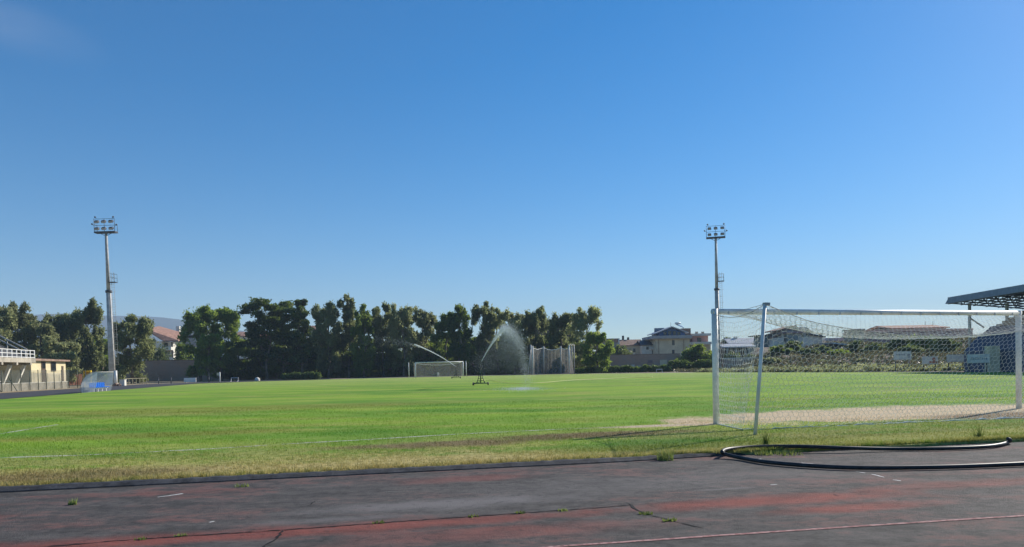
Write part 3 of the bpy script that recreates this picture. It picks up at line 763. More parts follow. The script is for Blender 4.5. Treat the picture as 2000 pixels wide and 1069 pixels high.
# ------------------------------------------------------------------ floodlight masts
def mast(base, label):
    t_ = thing('floodlight_mast', base, label, 'floodlight mast', 'floodlight masts')
    B = lambda x, y, z: base + Vector((x, y, z))
    MB().tube([B(0,0,0), B(0,0,.25)], .8, 12).build('base_plinth', M_CONC, t_)
    MB().tube([B(0,0,.2), B(0,0,14.3)], [.47, .34], 14).build('pole', M_GREYPOLE, t_)
    MB().tube([B(0,0,14.25), B(0,0,23.2)], [.28, .19], 14).build('upper_pole', M_GREYPOLE, t_)
    MB().tube([B(0,0,14.1), B(0,0,14.45)], .45, 14).build('collar', M_DKMETAL, t_)
    m = MB()
    for x in (.62, 1.0): m.tube([B(x,.0,3.0), B(x-.12,.0,17.2)], .025, 5)
    for k in range(36): z = 3.1+k*.38; m.tube([B(.62-.0033*k,0,z), B(1.0-.0033*k,0,z)], .018, 4, False)
    for k in range(11):
        z = 5+k*1.15
        m.tube([B(.60,0,z)]+[B(.81+.38*math.sin(q), .0-.5*math.cos(q)+.5-.5, z) for q in np.linspace(-1.2, 1.2, 6)]+[B(1.02,0,z)], .014, 4, False)
    m.build('ladder', M_GREYPOLE, t_)
    m = MB(); m.box(base.x+.25, base.x+1.25, base.y-.5, base.y+.4, base.z+15.6, base.z+15.7)
    for x in (.3, 1.2):
        for y in (-.45, .35): m.tube([B(x,y,15.7), B(x,y,16.9)], .022, 4)
    for z in (16.3, 16.9): m.tube([B(.3,-.45,z), B(1.2,-.45,z), B(1.2,.35,z), B(.3,.35,z)], .02, 4)
    m.build('rest_platform', M_DKMETAL, t_)
    MB().box(base.x-1.6, base.x+1.6, base.y-.45, base.y+.45, base.z+23.15, base.z+23.38).build('head_platform', M_DKMETAL, t_)
    m = MB()
    for x in (-1.55, 0, 1.55): m.tube([B(x,-.4,23.35), B(x,-.4,25.3)], .035, 5)
    for z in (24.25, 25.25): m.tube([B(-1.55,-.4,z), B(1.55,-.4,z)], .03, 5)
    for x in (-1.55, 1.55): m.tube([B(x,.4,23.35), B(x,.4,24.5)], .03, 5); m.tube([B(x,-.4,24.45), B(x,.4,24.45)], .03, 5)
    for s_ in (-1, 1): m.tube([B(0,0,22.7), B(s_*.9,0,23.15)], .04, 5)
    m.build('lamp_frame', M_DKMETAL, t_)
    for z in (23.75, 24.8):
        for x in (-1.05, 0, 1.1):
            c = B(x, -.55, z)
            l = MB().obox(c, (.30,0,0), Vector((0,.20,.12)), Vector((0,-.09,.15))).build('floodlight', M_DKMETAL, t_, bevel=.04)
            MB().obox(c+Vector((0,-.2,-.12))*1.08, (.26,0,0), Vector((0,.012,.008)), Vector((0,-.075,.125))).build('lens', M_LAMPG, l)
    for (x, z) in ((-1.85, 24.5), (1.85, 24.3), (-1.35, 25.55), (1.4, 25.5)):
        m = MB(); m.tube([B(x*.86, -.4, z-.2), B(x, -.4, z)], .03, 5); m.ball(B(x, -.4, z), .14, 8, 5); m.build('beacon_lamp', M_DKMETAL, t_)
    return t_
b1 = Vector((P(220, 750, 112).x, 112, GZ))
mast1 = mast(b1, 'tall grey floodlight mast by the left trees with ladder')
mast1.rotation_euler = (0, R(-.6), 0)
mast2 = copy_tree(mast1); mast2.location = Vector((P(1403, 720, 128).x, 128, GZ)); mast2.rotation_euler = (0, R(-.3), R(-14))
mast2['label'] = 'tall floodlight mast rising behind the near goal post'

# ------------------------------------------------------------------ trees
def leaf_quads(C, Rd, n, r, size, shell=.45, droop=.3, flat=1.0, soft=False):
    d = r.normal(0, 1, (n, 3)); d /= np.linalg.norm(d, axis=1)[:, None]
    rad = (shell + (1-shell)*r.random(n))**.8
    p = C + (r.normal(0, .55, (n, 3)) if soft else d*rad[:, None])*Rd
    a = r.normal(0, 1, (n, 3)); a[:, 2] -= droop*2; a /= np.linalg.norm(a, axis=1)[:, None]
    b = np.cross(a, r.normal(0, 1, (n, 3))); b /= np.linalg.norm(b, axis=1)[:, None]+1e-6
    s = size*r.uniform(.6, 1.4, n)[:, None]
    return np.stack([p-a*s-b*s*.0, p+b*s*.42*flat, p+a*s, p-b*s*.42*flat], 1).reshape(-1, 3)
def tree(name, px, top, wpx, Y, label, cat='tree', kind='euc', mat=None, seed=0, crown_base=.26, group='trees along the far end', dens_=1.0, base_z=None, trunk_r=.22):
    r = np.random.default_rng(seed*31+int(px))
    bz = GZ if base_z is None else base_z
    b = Vector((P(px, 730, Y).x, Y, bz)); tz = P(px, top, Y).z; H = tz-bz; W = wpx/F*Y/2*(1.12 if kind == 'euc' else 1.0)
    t_ = thing(name, b, label, cat, group)
    blobs = []
    if kind == 'pine':
        for k in range(46):
            f = .30+.68*(k+.5)/46; env = W*np.interp(f, [.3, .5, .7, .85, .93, 1], [.75, 1.02, 1.05, .85, .6, .3])
            an = r.random()*6.28; rr = env*r.uniform(.30, .88)
            blobs.append((np.array([math.cos(an)*rr, math.sin(an)*rr*.8, f*H-.03*H]), np.array([W*.23, W*.23, H*.030])*r.uniform(.75, 1.35)))
    elif kind == 'cedar':
        for k in range(16):
            f = .25+.72*k/15; ring = W*(1.1-.95*f)+.5
            for q in range(3):
                an = r.random()*6.28; blobs.append((np.array([math.cos(an)*ring*.7, math.sin(an)*ring*.7, f*H-.03*H]), np.array([ring*.6, ring*.5, H*.03])))
    elif kind == 'bush':
        for k in range(10):
            an = r.random()*6.28; rr = W*r.uniform(.1, .75); f = r.uniform(.25, .78)
            blobs.append((np.array([math.cos(an)*rr, math.sin(an)*rr*.8, f*H]), np.array([W*.42, W*.42, H*.24])*r.uniform(.8, 1.2)))
        blobs.append((np.array([0, 0, H*.78]), np.array([W*.4, W*.4, H*.22])))
    else:
        tops = 3 if wpx > 66 else 2 if wpx > 42 else 1
        for q in range(tops):
            ox = r.normal(0, .10)*W if tops == 1 else ((-.45, .42) if tops == 2 else (-.6, .05, .58))[q]*W*r.uniform(.8, 1.15)
            dz = 0 if q == int(r.random()*tops) else -r.uniform(.02, .12)*H
            for k in range(7):
                fz = r.uniform(.78, .955); rw = W/tops**.5*(.62 if fz < .9 else .34)
                blobs.append((np.array([ox+r.uniform(-1, 1)*rw*.8, r.uniform(-1, 1)*rw*.8, fz*H+dz]), np.array([W*.20, W*.20, H*.048])*r.uniform(.75, 1.35)))
        for k in range(44):
            f = r.uniform(crown_base*.5, .84); env = W*np.interp(f, [0, .25, .55, .75, .9], [.55, .9, 1.08, .92, .55])
            an = r.random()*6.28; rr = env*r.uniform(.25, 1.0)**.8
            blobs.append((np.array([math.cos(an)*rr, math.sin(an)*rr*.9, f*H]), np.array([W*.25, W*.25, H*.055])*r.uniform(.65, 1.45)))
    V = []; B3 = np.array(b)
    dry = kind == 'euc'
    for (c, rd) in blobs:
        n = int(np.clip(40 + 95*rd[0]*rd[2]*4, 60, 300)*dens_)
        for s_ in range(5):                 # each clump is made of uneven sprays with loose edges
            d = r.normal(0, 1, 3); d /= np.linalg.norm(d)
            V.append(leaf_quads(B3+c+d*rd*r.uniform(.2, .95), rd*r.uniform(.35, .75)*np.array([1, 1, 1.15 if dry else .9]), n//5, r, .27 if kind != 'pine' else .25, 0, .55 if dry else 0., .8 if dry else 1.1, True))
        V.append(leaf_quads(B3+c, rd*1.05, n//4, r, .25, .2, .3))
    V = np.concatenate(V)
    V = V[np.repeat(V.reshape(-1, 4, 3)[:, :, 2].min(1) > bz+.05, 4)]
    tris('crown', V, np.arange(len(V)).reshape(-1, 4), mat or {'pine': M_PINE, 'cedar': M_PINE, 'bush': M_SHRUB}.get(kind, M_EUC), t_)
    m = MB(); jx = [r.normal(0, .12*W) for _ in range(4)]
    spine = [b+Vector((0,0,-.1)), b+Vector((jx[0]*.5, 0, H*.2)), b+Vector((jx[1], 0, H*.45)), b+Vector((jx[2], 0, H*.7)), b+Vector((jx[2]*.8, 0, H*.9))]
    m.tube(spine, [trunk_r*1.25, trunk_r, trunk_r*.75, trunk_r*.45, .03], 7)
    pick = sorted(blobs, key=lambda q: r.random())[:12]
    for (c, rd) in pick:
        zz = max(H*.12, c[2]-H*.22); f = zz/H
        i = min(3, int(f/.23)); s0 = spine[i].lerp(spine[i+1], .5); s0.z = b.z+zz
        e = b+Vector(c); mid = s0.lerp(e, .5)+Vector((0,0,-.04*H)); m.tube([s0, mid, e], [trunk_r*.38, trunk_r*.25, .02], 5, False)
    m.build('trunk', M_BARK, t_)
    return t_
E = 'eucalyptus_tree'
tree(E, 8, 580, 62, 122, 'olive eucalyptus at far left rising behind the stand roof slope', mat=M_EUCY, seed=1)
tree(E, 46, 586, 50, 126, 'brownish grey eucalyptus above the stand railing', mat=M_EUCY, seed=2)
tree(E, 80, 618, 50, 124, 'low yellowish eucalyptus above the cream hut', mat=M_EUCY, seed=3)
tree(E, 106, 602, 44, 130, 'eucalyptus with small round top between hut and dugout', seed=4)
tree(E, 138, 600, 48, 134, 'grey green eucalyptus left of the tall one beside the mast', seed=5)
tree(E, 174, 584, 54, 132, 'tall eucalyptus just left of the grey floodlight mast', seed=6, crown_base=.2)
tree(E, 118, 655, 60, 118, 'pale low eucalyptus right behind the cream hut', mat=M_EUCY, seed=7, crown_base=.15)
tree(E, 198, 650, 56, 136, 'dark low tree crown directly behind the floodlight mast', mat=M_DARK, seed=8, crown_base=.15)
tree(E, 258, 614, 72, 120, 'broad flat topped eucalyptus just right of the floodlight mast', seed=9, crown_base=.12, mat=M_EUC)
tree('olive_bush', 312, 675, 62, 168, 'grey green bush above the wall beside the white house', 'bush', 'bush', seed=10, group='bushes behind the wall', base_z=1)
tree('olive_bush', 358, 672, 46, 164, 'dark round bush above the wall right of the white house', 'bush', 'bush', mat=M_DARK, seed=11, group='bushes behind the wall', base_z=1)
tree('leafy_tree', 392, 597, 62, 138, 'broad dark tree at the left end of the dense row', kind='euc', mat=M_DARK, seed=12, crown_base=.2)
tree('leafy_tree', 432, 590, 72, 141, 'rounded dark tree touching the left side of the pine', kind='euc', mat=M_DARK, seed=13, crown_base=.2)
tree('leafy_tree', 408, 642, 44, 132, 'lower sunlit green crown in front of the broad dark trees', kind='euc', mat=M_DARK, seed=14, crown_base=.3)
tree('pine_tree', 522, 580, 116, 140, 'big layered dark pine, darkest and widest crown of the row', kind='pine', seed=15, dens_=1.5)
tree('pine_tree', 556, 583, 84, 144, 'second dark pine merging into the widest pine from the right', kind='pine', seed=16, dens_=1.4)
tree('cedar_tree', 590, 579, 52, 142, 'spiky topped dark cedar at the right edge of the pines', kind='cedar', seed=17)
tree(E, 641, 592, 52, 142, 'slender eucalyptus next to the spiky cedar', seed=18)
tree(E, 681, 572, 42, 144, 'tallest narrow eucalyptus with its top above all others', seed=19)
tree(E, 711, 596, 40, 140, 'narrow dark green eucalyptus right of the tallest one', mat=M_DARK, seed=20)
tree(E, 750, 595, 46, 144, 'leafy eucalyptus above the far jet of water', seed=21)
tree(E, 788, 588, 46, 142, 'pointed eucalyptus above the left pole of the far goal', mat=M_EUCY, seed=22)
tree(E, 830, 598, 46, 145, 'airy light eucalyptus above the far goal left post', mat=M_EUCY, seed=23, dens_=.7)
tree('leafy_tree', 876, 606, 50, 142, 'dark leafy tree above the far goal middle', mat=M_DARK, seed=24)
tree('leafy_tree', 902, 591, 42, 140, 'bright topped leafy tree above the far goal right post', mat=M_DARK, seed=25)
tree(E, 945, 585, 44, 144, 'tall eucalyptus right above the sprinkler cart', seed=26)
tree(E, 974, 596, 40, 146, 'eucalyptus rising behind the top of the water jet', seed=27)
tree(E, 1006, 602, 52, 143, 'olive eucalyptus behind the falling water drops', mat=M_EUCY, seed=28)
tree(E, 1050, 594, 48, 145, 'eucalyptus with twin round tops above cage left edge', seed=29)
tree(E, 1096, 603, 50, 143, 'greyish eucalyptus directly above the throwing cage', mat=M_EUC, seed=30)
tree(E, 1146, 595, 60, 138, 'open airy eucalyptus at the right end of the row', seed=31, dens_=.6, crown_base=.35)
tree(E, 1166, 645, 50, 130, 'short bright leafy tree ending the row beside the wall', mat=M_DARK, seed=32, crown_base=.1)
# lower storey, in the shade of the row
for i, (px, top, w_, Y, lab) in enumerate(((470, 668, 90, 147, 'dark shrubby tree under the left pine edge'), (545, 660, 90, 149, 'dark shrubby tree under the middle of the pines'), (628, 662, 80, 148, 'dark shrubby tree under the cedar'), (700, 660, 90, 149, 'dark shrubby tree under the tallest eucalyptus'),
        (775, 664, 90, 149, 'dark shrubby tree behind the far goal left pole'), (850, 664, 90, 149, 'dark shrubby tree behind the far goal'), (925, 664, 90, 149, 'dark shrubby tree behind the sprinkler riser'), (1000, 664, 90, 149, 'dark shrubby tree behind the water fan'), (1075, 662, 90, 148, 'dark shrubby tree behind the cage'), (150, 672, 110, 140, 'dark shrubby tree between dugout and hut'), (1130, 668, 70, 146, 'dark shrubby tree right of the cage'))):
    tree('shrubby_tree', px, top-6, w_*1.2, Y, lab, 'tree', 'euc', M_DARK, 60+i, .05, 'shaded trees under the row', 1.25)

def hedge(name, path, hgt, wid, n, mat, label, cat='hedge', size=.22, seed=0, z0=GZ, group=None):
    r = np.random.default_rng(seed); path = [Vector(p) for p in path]
    L = [0]
    for a, b in zip(path, path[1:]): L.append(L[-1]+(b-a).length)
    V = []
    per = max(4, int(L[-1]/.8))
    t_ = thing(name, (path[0].x, path[0].y, z0), label, cat, group)
    for k in range(per):
        s_ = L[-1]*(k+.5)/per; i = max(j for j in range(len(L)-1) if L[j] <= s_)
        p = path[i].lerp(path[i+1], (s_-L[i])/(L[i+1]-L[i])); hh = hgt*r.uniform(.75, 1.12)
        V.append(leaf_quads(np.array([p.x, p.y+r.normal(0, .1), z0+hh*.5]), np.array([.75, wid/2, hh*.52]), n//per, r, size, .55, 0, 1.3))
    V = np.concatenate(V); tris('foliage', V, np.arange(len(V)).reshape(-1, 4), mat, t_)
    m = MB()
    for k in range(per//2):
        s_ = L[-1]*(k+.5)/(per//2); i = max(j for j in range(len(L)-1) if L[j] <= s_); p = path[i].lerp(path[i+1], (s_-L[i])/(L[i+1]-L[i]))
        m.tube([Vector((p.x, p.y, z0-.05)), Vector((p.x+.1, p.y, z0+hgt*.7))], [.05, .02], 5)
    m.build('stems', M_BARK, t_)
    return t_
gp = lambda px, Y: Vector((P(px, 730, Y).x, Y, GZ))
hedge('hedge', [gp(553, 127), gp(624, 126)], 1.35, 1.6, 3000, M_HEDGE, 'short clipped hedge in front of the pines', seed=2)
hedge('hedge', [gp(1126, 131), gp(1215, 131), gp(1310, 131)], 1.25, 1.6, 6000, M_HEDGE, 'long low hedge at the foot of the brown brick wall', seed=3)
hedge('hedge', [gp(1308, 132), gp(1396, 133)], 1.95, 2.0, 4500, M_HEDGE, 'taller dark hedge part under the big bush near the mast', seed=4)
tree('big_bush', 1366, 672, 66, 150, 'big dark bush hanging over the wall under the pink house', 'bush', 'bush', M_DARK, 40, group='bushes behind the wall', base_z=1.0, dens_=1.6)
tree('big_bush', 1214, 676, 46, 160, 'blue green bush over the wall right of the row end', 'bush', 'bush', M_SHRUB, 41, group='bushes behind the wall', base_z=1.0, dens_=1.3)

# ------------------------------------------------------------------ boundary wall
def wallseg(px0, px1, py, Y, mat, label, thick=.3, dY=0):
    a, b = P(px0, py, Y), P(px1, py, Y+dY); mz = P((px0+px1)/2, py, Y+dY/2).z
    a.z = b.z = GZ
    u = (b-a).normalized(); nrm = Vector((-u.y, u.x, 0))
    t_ = thing('boundary_wall', a, label, 'wall')
    MB().prism([a, b, b+nrm*thick, a+nrm*thick], (0, 0, mz-GZ-.12)).build('wall', mat, t_)
    c = [a-nrm*.05+Vector((0,0,mz-GZ-.12)), b-nrm*.05+Vector((0,0,mz-GZ-.12)), b+nrm*(thick+.05)+Vector((0,0,mz-GZ-.12)), a+nrm*(thick+.05)+Vector((0,0,mz-GZ-.12))]
    MB().prism(c, (0,0,.12)).build('coping', M_CONC if mat is not M_BRICK else M_BROWN, t_)
    return t_
wl = wallseg(120, 1178, 697, 153, M_BRICK, 'long dark brick wall running behind the row of trees')
wr = wallseg(1179, 1328, 692, 153, M_BRICK, 'reddish brick wall between the trees and the bush', .3)
wr2 = wallseg(1329, 1402, 699, 153, M_GREYW, 'lower grey wall under the big bush')
a = P(1290, 712, 152.9); MB().box(a.x-.1, a.x+1.4, a.y-.06, a.y+.05, GZ, 2.2).build('blocked_door', M_OCHRE, wr)
for (px, w_, z) in ((1236, .35, .9), (1247, .4, .6), (1270, .5, 1.6)):
    a = P(px, 712, 152.9); MB().box(a.x-w_, a.x+w_, a.y-.05, a.y+.05, z, z+w_*1.2).build('render_patch', M_PALE if z < 1.5 else M_MAUVE, wr)

# ------------------------------------------------------------------ houses
def rb(m, px0, px1, y0, y1, Y, dep, zb=None):     # a box seen from px0 to px1 and y1 (top) to y0
    x0, x1 = P(px0, y1, Y).x, P(px1, y1, Y).x; mid = (px0+px1)/2
    return m.box(x0, x1, Y, Y+dep, P(mid, y0, Y).z if zb is None else zb, P(mid, y1, Y).z)
def part(t_, name, mat, px0, px1, y0, y1, Y, dep, zb=None):
    return rb(MB(), px0, px1, y0, y1, Y, dep, zb).build(name, mat, t_)
def window(t_, px0, px1, y0, y1, Y, fr=M_PALE):
    f = part(t_, 'window', fr, px0-.5, px1+.5, y0+.5, y1-.5, Y-.05, .12)
    part(f, 'pane', M_GLASS, px0, px1, y0, y1, Y-.09, .05)
def winside(t_, px, Y0, Y1, z0, z1, xs):         # window on a right hand wall at x = xs
    f = MB().box(xs-.03, xs+.06, Y0, Y1, z0, z1).build('window', M_SHUT, t_)
    MB().box(xs+.05, xs+.09, Y0+.1, Y1-.1, z0+.1, z1-.1).build('pane', M_GLASS, f)
def gableroof(t_, mat, px0, px1, ye, yr, Y, dep, over=.4, name='roof', flip=False, th=.22):
    """ridge runs away from the camera (gable towards it)"""
    x0, x1 = P(px0, ye, Y).x, P(px1, ye, Y).x; mid = (px0+px1)/2; ze, zr = P(mid, ye, Y).z, P(mid, yr, Y).z; xm = (x0+x1)/2
    pr = [(x0-over, Y-over, ze-.1), (xm, Y-over, zr), (x1+over, Y-over, ze-.1), (x1+over, Y-over, ze-.1+th), (xm, Y-over, zr+th), (x0-over, Y-over, ze-.1+th)]
    return MB().prism(pr, (0, dep+2*over, 0)).build(name, mat, t_)
def sideroof(t_, mat, px0, px1, ye, yr, Y, dep, over=.4, name='roof', th=.2):
    """ridge runs across, slope falls towards the camera"""
    x0, x1 = P(px0, ye, Y).x, P(px1, ye, Y).x; mid = (px0+px1)/2; ze, zr = P(mid, ye, Y).z, P(mid, yr, Y).z
    pr = [(x0-over, Y-over, ze), (x0-over, Y+dep/2, zr), (x0-over, Y+dep+over, ze), (x0-over, Y+dep+over, ze+th), (x0-over, Y+dep/2, zr+th), (x0-over, Y-over, ze+th)]
    return MB().prism(pr, (x1-x0+2*over, 0, 0)).build(name, mat, t_)
def house(px, Y, label, name='house', cat='house', group=None):
    return thing(name, (P(px, 730, Y).x, Y, GZ), label, cat, group)
def gable_fill(t_, mat, px0, px1, ye, yr, Y, dep):
    x0, x1 = P(px0, ye, Y).x, P(px1, ye, Y).x; mid = (px0+px1)/2; ze, zr = P(mid, ye, Y).z, P(mid, yr, Y).z
    return MB().prism([(x0, Y, ze), (x1, Y, ze), ((x0+x1)/2, Y, zr)], (0, dep, 0)).build('gable', mat, t_)

# left: white house with red roof
t_ = house(312, 178, 'white house with salmon tiled roof above the left wall')
YH = 178
part(t_, 'wall', M_WHITEW, 283, 316, 700, 667, YH+1.5, 9, GZ); w_ = part(t_, 'side_wing', M_WHITEW, 316, 338, 700, 668, YH+3, 7, GZ)
x0, x1 = P(276, 650, YH).x, P(341, 650, YH).x
za, zb_, zc = P(283, 645, YH).z, P(318, 667.5, YH).z, P(340, 652, YH).z
m = MB(); q = [Vector((x0, YH+9, za+1.2)), Vector((P(283,645,YH).x, YH+.5, za)), Vector((P(318,667.5,YH).x, YH+.5, zb_)), Vector((P(341,667,YH).x, YH+2, zb_+.05)), Vector((P(336,652,YH).x, YH+9, zc))]
m.prism(q, (0, 0, .3)); rf = m.build('roof', M_RED, t_)
a = P(308, 645, YH+5); MB().box(a.x-.35, a.x+.35, a.y, a.y+.6, a.z-1.5, a.z+.3).build('chimney', M_BROWN, rf)
a = P(316, 657, YH+2); MB().obox(a, (1.1, .5, -.55), (.1, .35, .2), (0, 0, .08)).build('skylight', M_GLASS, rf)
part(t_, 'balcony', M_WHITEW, 317, 334, 684, 678, YH+1.6, 1.35); window(t_, 319, 327, 676, 670.5, YH+2.95, M_SHUT); window(t_, 321, 331, 692, 687, YH+2.95, M_SHUT)
part(t_, 'gutter_pipe', M_SHUT, 334.5, 336, 698, 668, YH+2.8, .15)
# left: grey house with dark sloping roof
t_ = house(360, 186, 'grey house with dark mono pitch roof beside the salmon roof')
part(t_, 'wall', M_GREYW, 337, 384, 700, 656, 186, 8, GZ)
pts = [P(334, 655, 186), P(378, 644, 186), P(386, 645, 186), P(386, 660, 186), P(337, 660, 186)]
MB().prism(pts, (0, 8.2, 0)).build('gable', M_GREYW, t_)
rf = MB().prism([P(332, 654, 185.5), P(378, 642.5, 185.5), P(388, 645, 185.5), P(388, 647, 185.5), P(378, 645, 185.5), P(332, 656, 185.5)], (0, 9.2, 0)).build('roof', M_DKROOF, t_)
a = P(347, 648, 188); MB().box(a.x-.4, a.x+.45, a.y, a.y+.7, a.z-.5, a.z+1.4).build('chimney', M_PALE, rf)
part(t_, 'parapet', M_WHITEW, 372, 380, 654, 647, 185.2, .6)
# glimpses behind the trees
t_ = house(608, 180, 'peach house glimpsed between the cedar and slender eucalyptus')
part(t_, 'wall', M_WHITEW, 596, 622, 700, 645, 180, 8, GZ); sideroof(t_, M_RED, 596, 622, 645, 636, 180, 8); window(t_, 603, 607, 660, 653, 180); window(t_, 613, 617, 660, 653, 180)
t_ = house(478, 182, 'pale house glimpsed low between the dark tree and pine')
part(t_, 'wall', M_PALE, 458, 506, 700, 658, 182, 8, GZ); sideroof(t_, M_RED, 458, 506, 658, 648, 182, 8); window(t_, 470, 476, 674, 666, 182); window(t_, 488, 494, 674, 666, 182)
t_ = house(1082, 185, 'flat roofed grey block behind the trees above the cage', 'apartment_block', 'building')
part(t_, 'wall', M_SHUT, 1042, 1122, 700, 627, 185, 10, GZ); part(t_, 'roof', M_DKROOF, 1038, 1126, 627, 624, 184.5, 11)
for k in range(5): window(t_, 1050+k*14, 1056+k*14, 645, 637, 185)
# right of the trees
t_ = house(1198, 178, 'brown flat topped house right beside the row end')
part(t_, 'wall', M_GREYW, 1180, 1206, 700, 668, 178, 8, GZ); part(t_, 'roof', M_RED, 1178, 1207, 668, 661.5, 177.6, 8.6); part(t_, 'corner_pier', M_WHITEW, 1207.2, 1210, 700, 661, 177.4, 1.2, GZ)
window(t_, 1193, 1198, 678, 671, 178)
t_ = house(1232, 182, 'brown tiled house with two thin chimneys above the brick wall')
part(t_, 'wall', M_OCHRE, 1211, 1254, 700, 676, 182, 8, GZ); rf = sideroof(t_, M_BROWN, 1210, 1254, 676, 664, 182, 8)
for px, y0 in ((1217, 656), (1227, 659)): a = P(px, y0, 186); MB().box(a.x-.25, a.x+.25, a.y, a.y+.5, a.z-2, a.z).build('chimney', M_DKROOF, rf)
window(t_, 1236, 1241, 688, 681, 182); window(t_, 1222, 1227, 688, 681, 182)
part(t_, 'end_pier', M_WHITEW, 1237, 1240.5, 700, 690, 181.2, .5, GZ)
t_ = house(1268, 178, 'low pale house with dark roof and balcony left of the villa')
part(t_, 'wall', M_PALE, 1254.5, 1283, 700, 675, 178, 8, GZ); sideroof(t_, M_DKROOF, 1254, 1283, 675, 665.5, 178, 8)
window(t_, 1262, 1267, 683, 677, 178); part(t_, 'balcony', M_PALE, 1271, 1283, 683, 677.5, 176.8, 1.15); window(t_, 1274, 1281, 692, 685, 178, M_SHUT)
# villa with the blue gable
YV = 174
t_ = house(1314, YV, 'ochre villa with blue gabled attic and solar panels on top')
part(t_, 'wall', M_OCHRE, 1281, 1347, 700, 661, YV, 11, GZ)
part(t_, 'balcony', M_GREYW, 1272, 1352, 661, 655.5, YV-1.0, 12.5)
part(t_, 'balcony_soffit', M_CONC, 1274, 1351, 662.5, 661.1, YV-.8, 12)
part(t_, 'attic', M_BLUEW, 1287, 1338, 655.4, 651, YV+.5, 9)
gable_fill(t_, M_BLUEW, 1285, 1338, 651, 640.5, YV+.5, 9)
for k in range(4): part(t_, 'attic_window', M_GLASS, 1296+k*9, 1302+k*9, 654.5, 648.5 - (1.5 if k in (1, 2) else 0), YV+.42, .06)
rf = gableroof(t_, M_SHEET, 1286, 1337, 651, 639.5, YV+.3, 9.4, .8)
part(t_, 'rear_roof', M_BROWN, 1332, 1349, 655, 641.5, YV+4, 5)
sp = part(t_, 'solar_panel', M_PANELB, 1278, 1297, 649, 641, YV+5, .3); part(t_, 'stair_hut', M_PALE, 1277.5, 1289, 655.4, 650, YV+4, 2)
a, b = P(1320, 634, YV+3), P(1334, 640, YV+3)
hw = MB().obox((a+b)/2+Vector((0,0,.1)), (b-a)/2, Vector((0, .9, .25)), Vector((.03, 0, .05))).build('solar_heater', M_PANELB, t_)
MB().tube([a+Vector((-.2,0,.25)), a+Vector((1.1,0,.25))], .26, 10).build('tank', M_WHITE, hw)
MB().tube([P(1310, 640, YV+4), P(1310, 630, YV+4)], .04, 5).build('aerial', M_DKMETAL, t_)
for (y0, y1) in ((674, 665), (690.5, 684)): window(t_, 1313, 1317, y0, y1, YV, M_SHUT)
for px in (1286, 1335): part(t_, 'gutter_pipe', M_BROWN, px, px+1, 700, 663, YV-.12, .1, GZ)
# pink house
YK = 180
t_ = house(1368, YK, 'pink house with flat overhanging roof right of the villa')
part(t_, 'wall', M_PINK, 1352, 1383, 671, 656, YK, 8); part(t_, 'lower_wall', M_OCHRE, 1346, 1388, 700, 671.2, YK-.3, 9, GZ)
part(t_, 'roof', M_PALE, 1350, 1389, 656, 651.5, YK-1.2, 10); part(t_, 'balcony', M_PALE, 1345, 1390, 673, 668, YK-1.6, 1.5)
window(t_, 1362, 1369, 667.5, 660.5, YK, M_SHUT)
for px in (1361, 1373): a = P(px, 648, YK+4); MB().box(a.x-.3, a.x+.3, a.y, a.y+.6, a.z-1, a.z).build('chimney', M_CONC, t_)

# ------------------------------------------------------------------ bank on the right
def bank_z(x, y):
    d = (x-27) + (y-104)*.52
    q = max(0, min(1, (x-.292*y)/7)); f = max(0, min(1, (d-5)/46))*q*q*(3-2*q); ridge = 3.9*f**.9
    lump = .5*math.sin(x*.31+y*.11)+.35*math.sin(y*.23-x*.17)
    return GZ-.02 + ridge + lump*min(1, f*2)*.8
bv, bf = [], []
gxn, gyn = 46, 36
for j in range(gyn+1):
    for i in range(gxn+1):
        x = 26 + 84*i/gxn; y = 62 + 100*j/gyn
        bv.append((x, y, bank_z(x, y)))
for j in range(gyn):
    for i in range(gxn): a = j*(gxn+1)+i; bf.append((a, a+1, a+gxn+2, a+gxn+1))
m = MB(); m.add(bv, bf); m.sm = True; struct(m.build('bank', M_BANK))
def on_bank(px, Y):
    x = P(px, 700, Y).x; return Vector((x, Y, bank_z(x, Y)))
# low brick wall at the foot of the bank
a, b = P(1412, 712, 128), P(1482, 712, 122); a.z = b.z = GZ
t_ = thing('boundary_wall', a, 'low brick wall seen through the net left of the net pole', 'wall')
hgt_ = P(1445, 700.5, 125).z-GZ
MB().prism([a, b, b+Vector((0,.3,0)), a+Vector((0,.3,0))], (0,0,hgt_)).build('wall', M_BRICK, t_)
MB().prism([a+Vector((0,-.05,hgt_)), b+Vector((0,-.05,hgt_)), b+Vector((0,.35,hgt_)), a+Vector((0,.35,hgt_))], (0,0,.15)).build('coping', M_PALE, t_)
shr = [(1432, 690, 34, 132, 'yellowish bush above the low brick wall'), (1470, 694, 30, 130, 'small dull bush beside the net pole above the wall'), (1525, 676, 44, 122, 'dull green bush on the bank below the hillside villa'), (1552, 668, 46, 124, 'dark green shrub clump on the upper bank under the villa'), (1580, 682, 40, 116, 'low olive shrub halfway up the bank'), (1606, 676, 30, 122, 'dark shrub on the bank below the metal shed'), (1640, 684, 46, 112, 'bright green shrub below the metal roofed shed'), (1672, 668, 36, 118, 'green bush at the foot of the concrete tower'), (1712, 672, 50, 112, 'dark wide bush under the mauve building'),
       (1760, 658, 50, 108, 'green ivy bush left above the first advert board'), (1800, 654, 56, 104, 'biggest green bush over the advert boards'), (1846, 660, 50, 98, 'light green bush next to the dark stand wall'), (1780, 676, 46, 98, 'low green bush just above the white boards'), (1506, 700, 36, 112, 'dry brownish shrub low on the bank near the net pole'), (1612, 704, 44, 104, 'grey dry shrub near the foot of the bank'), (1690, 702, 44, 98, 'dry shrub left of the first advert board')]
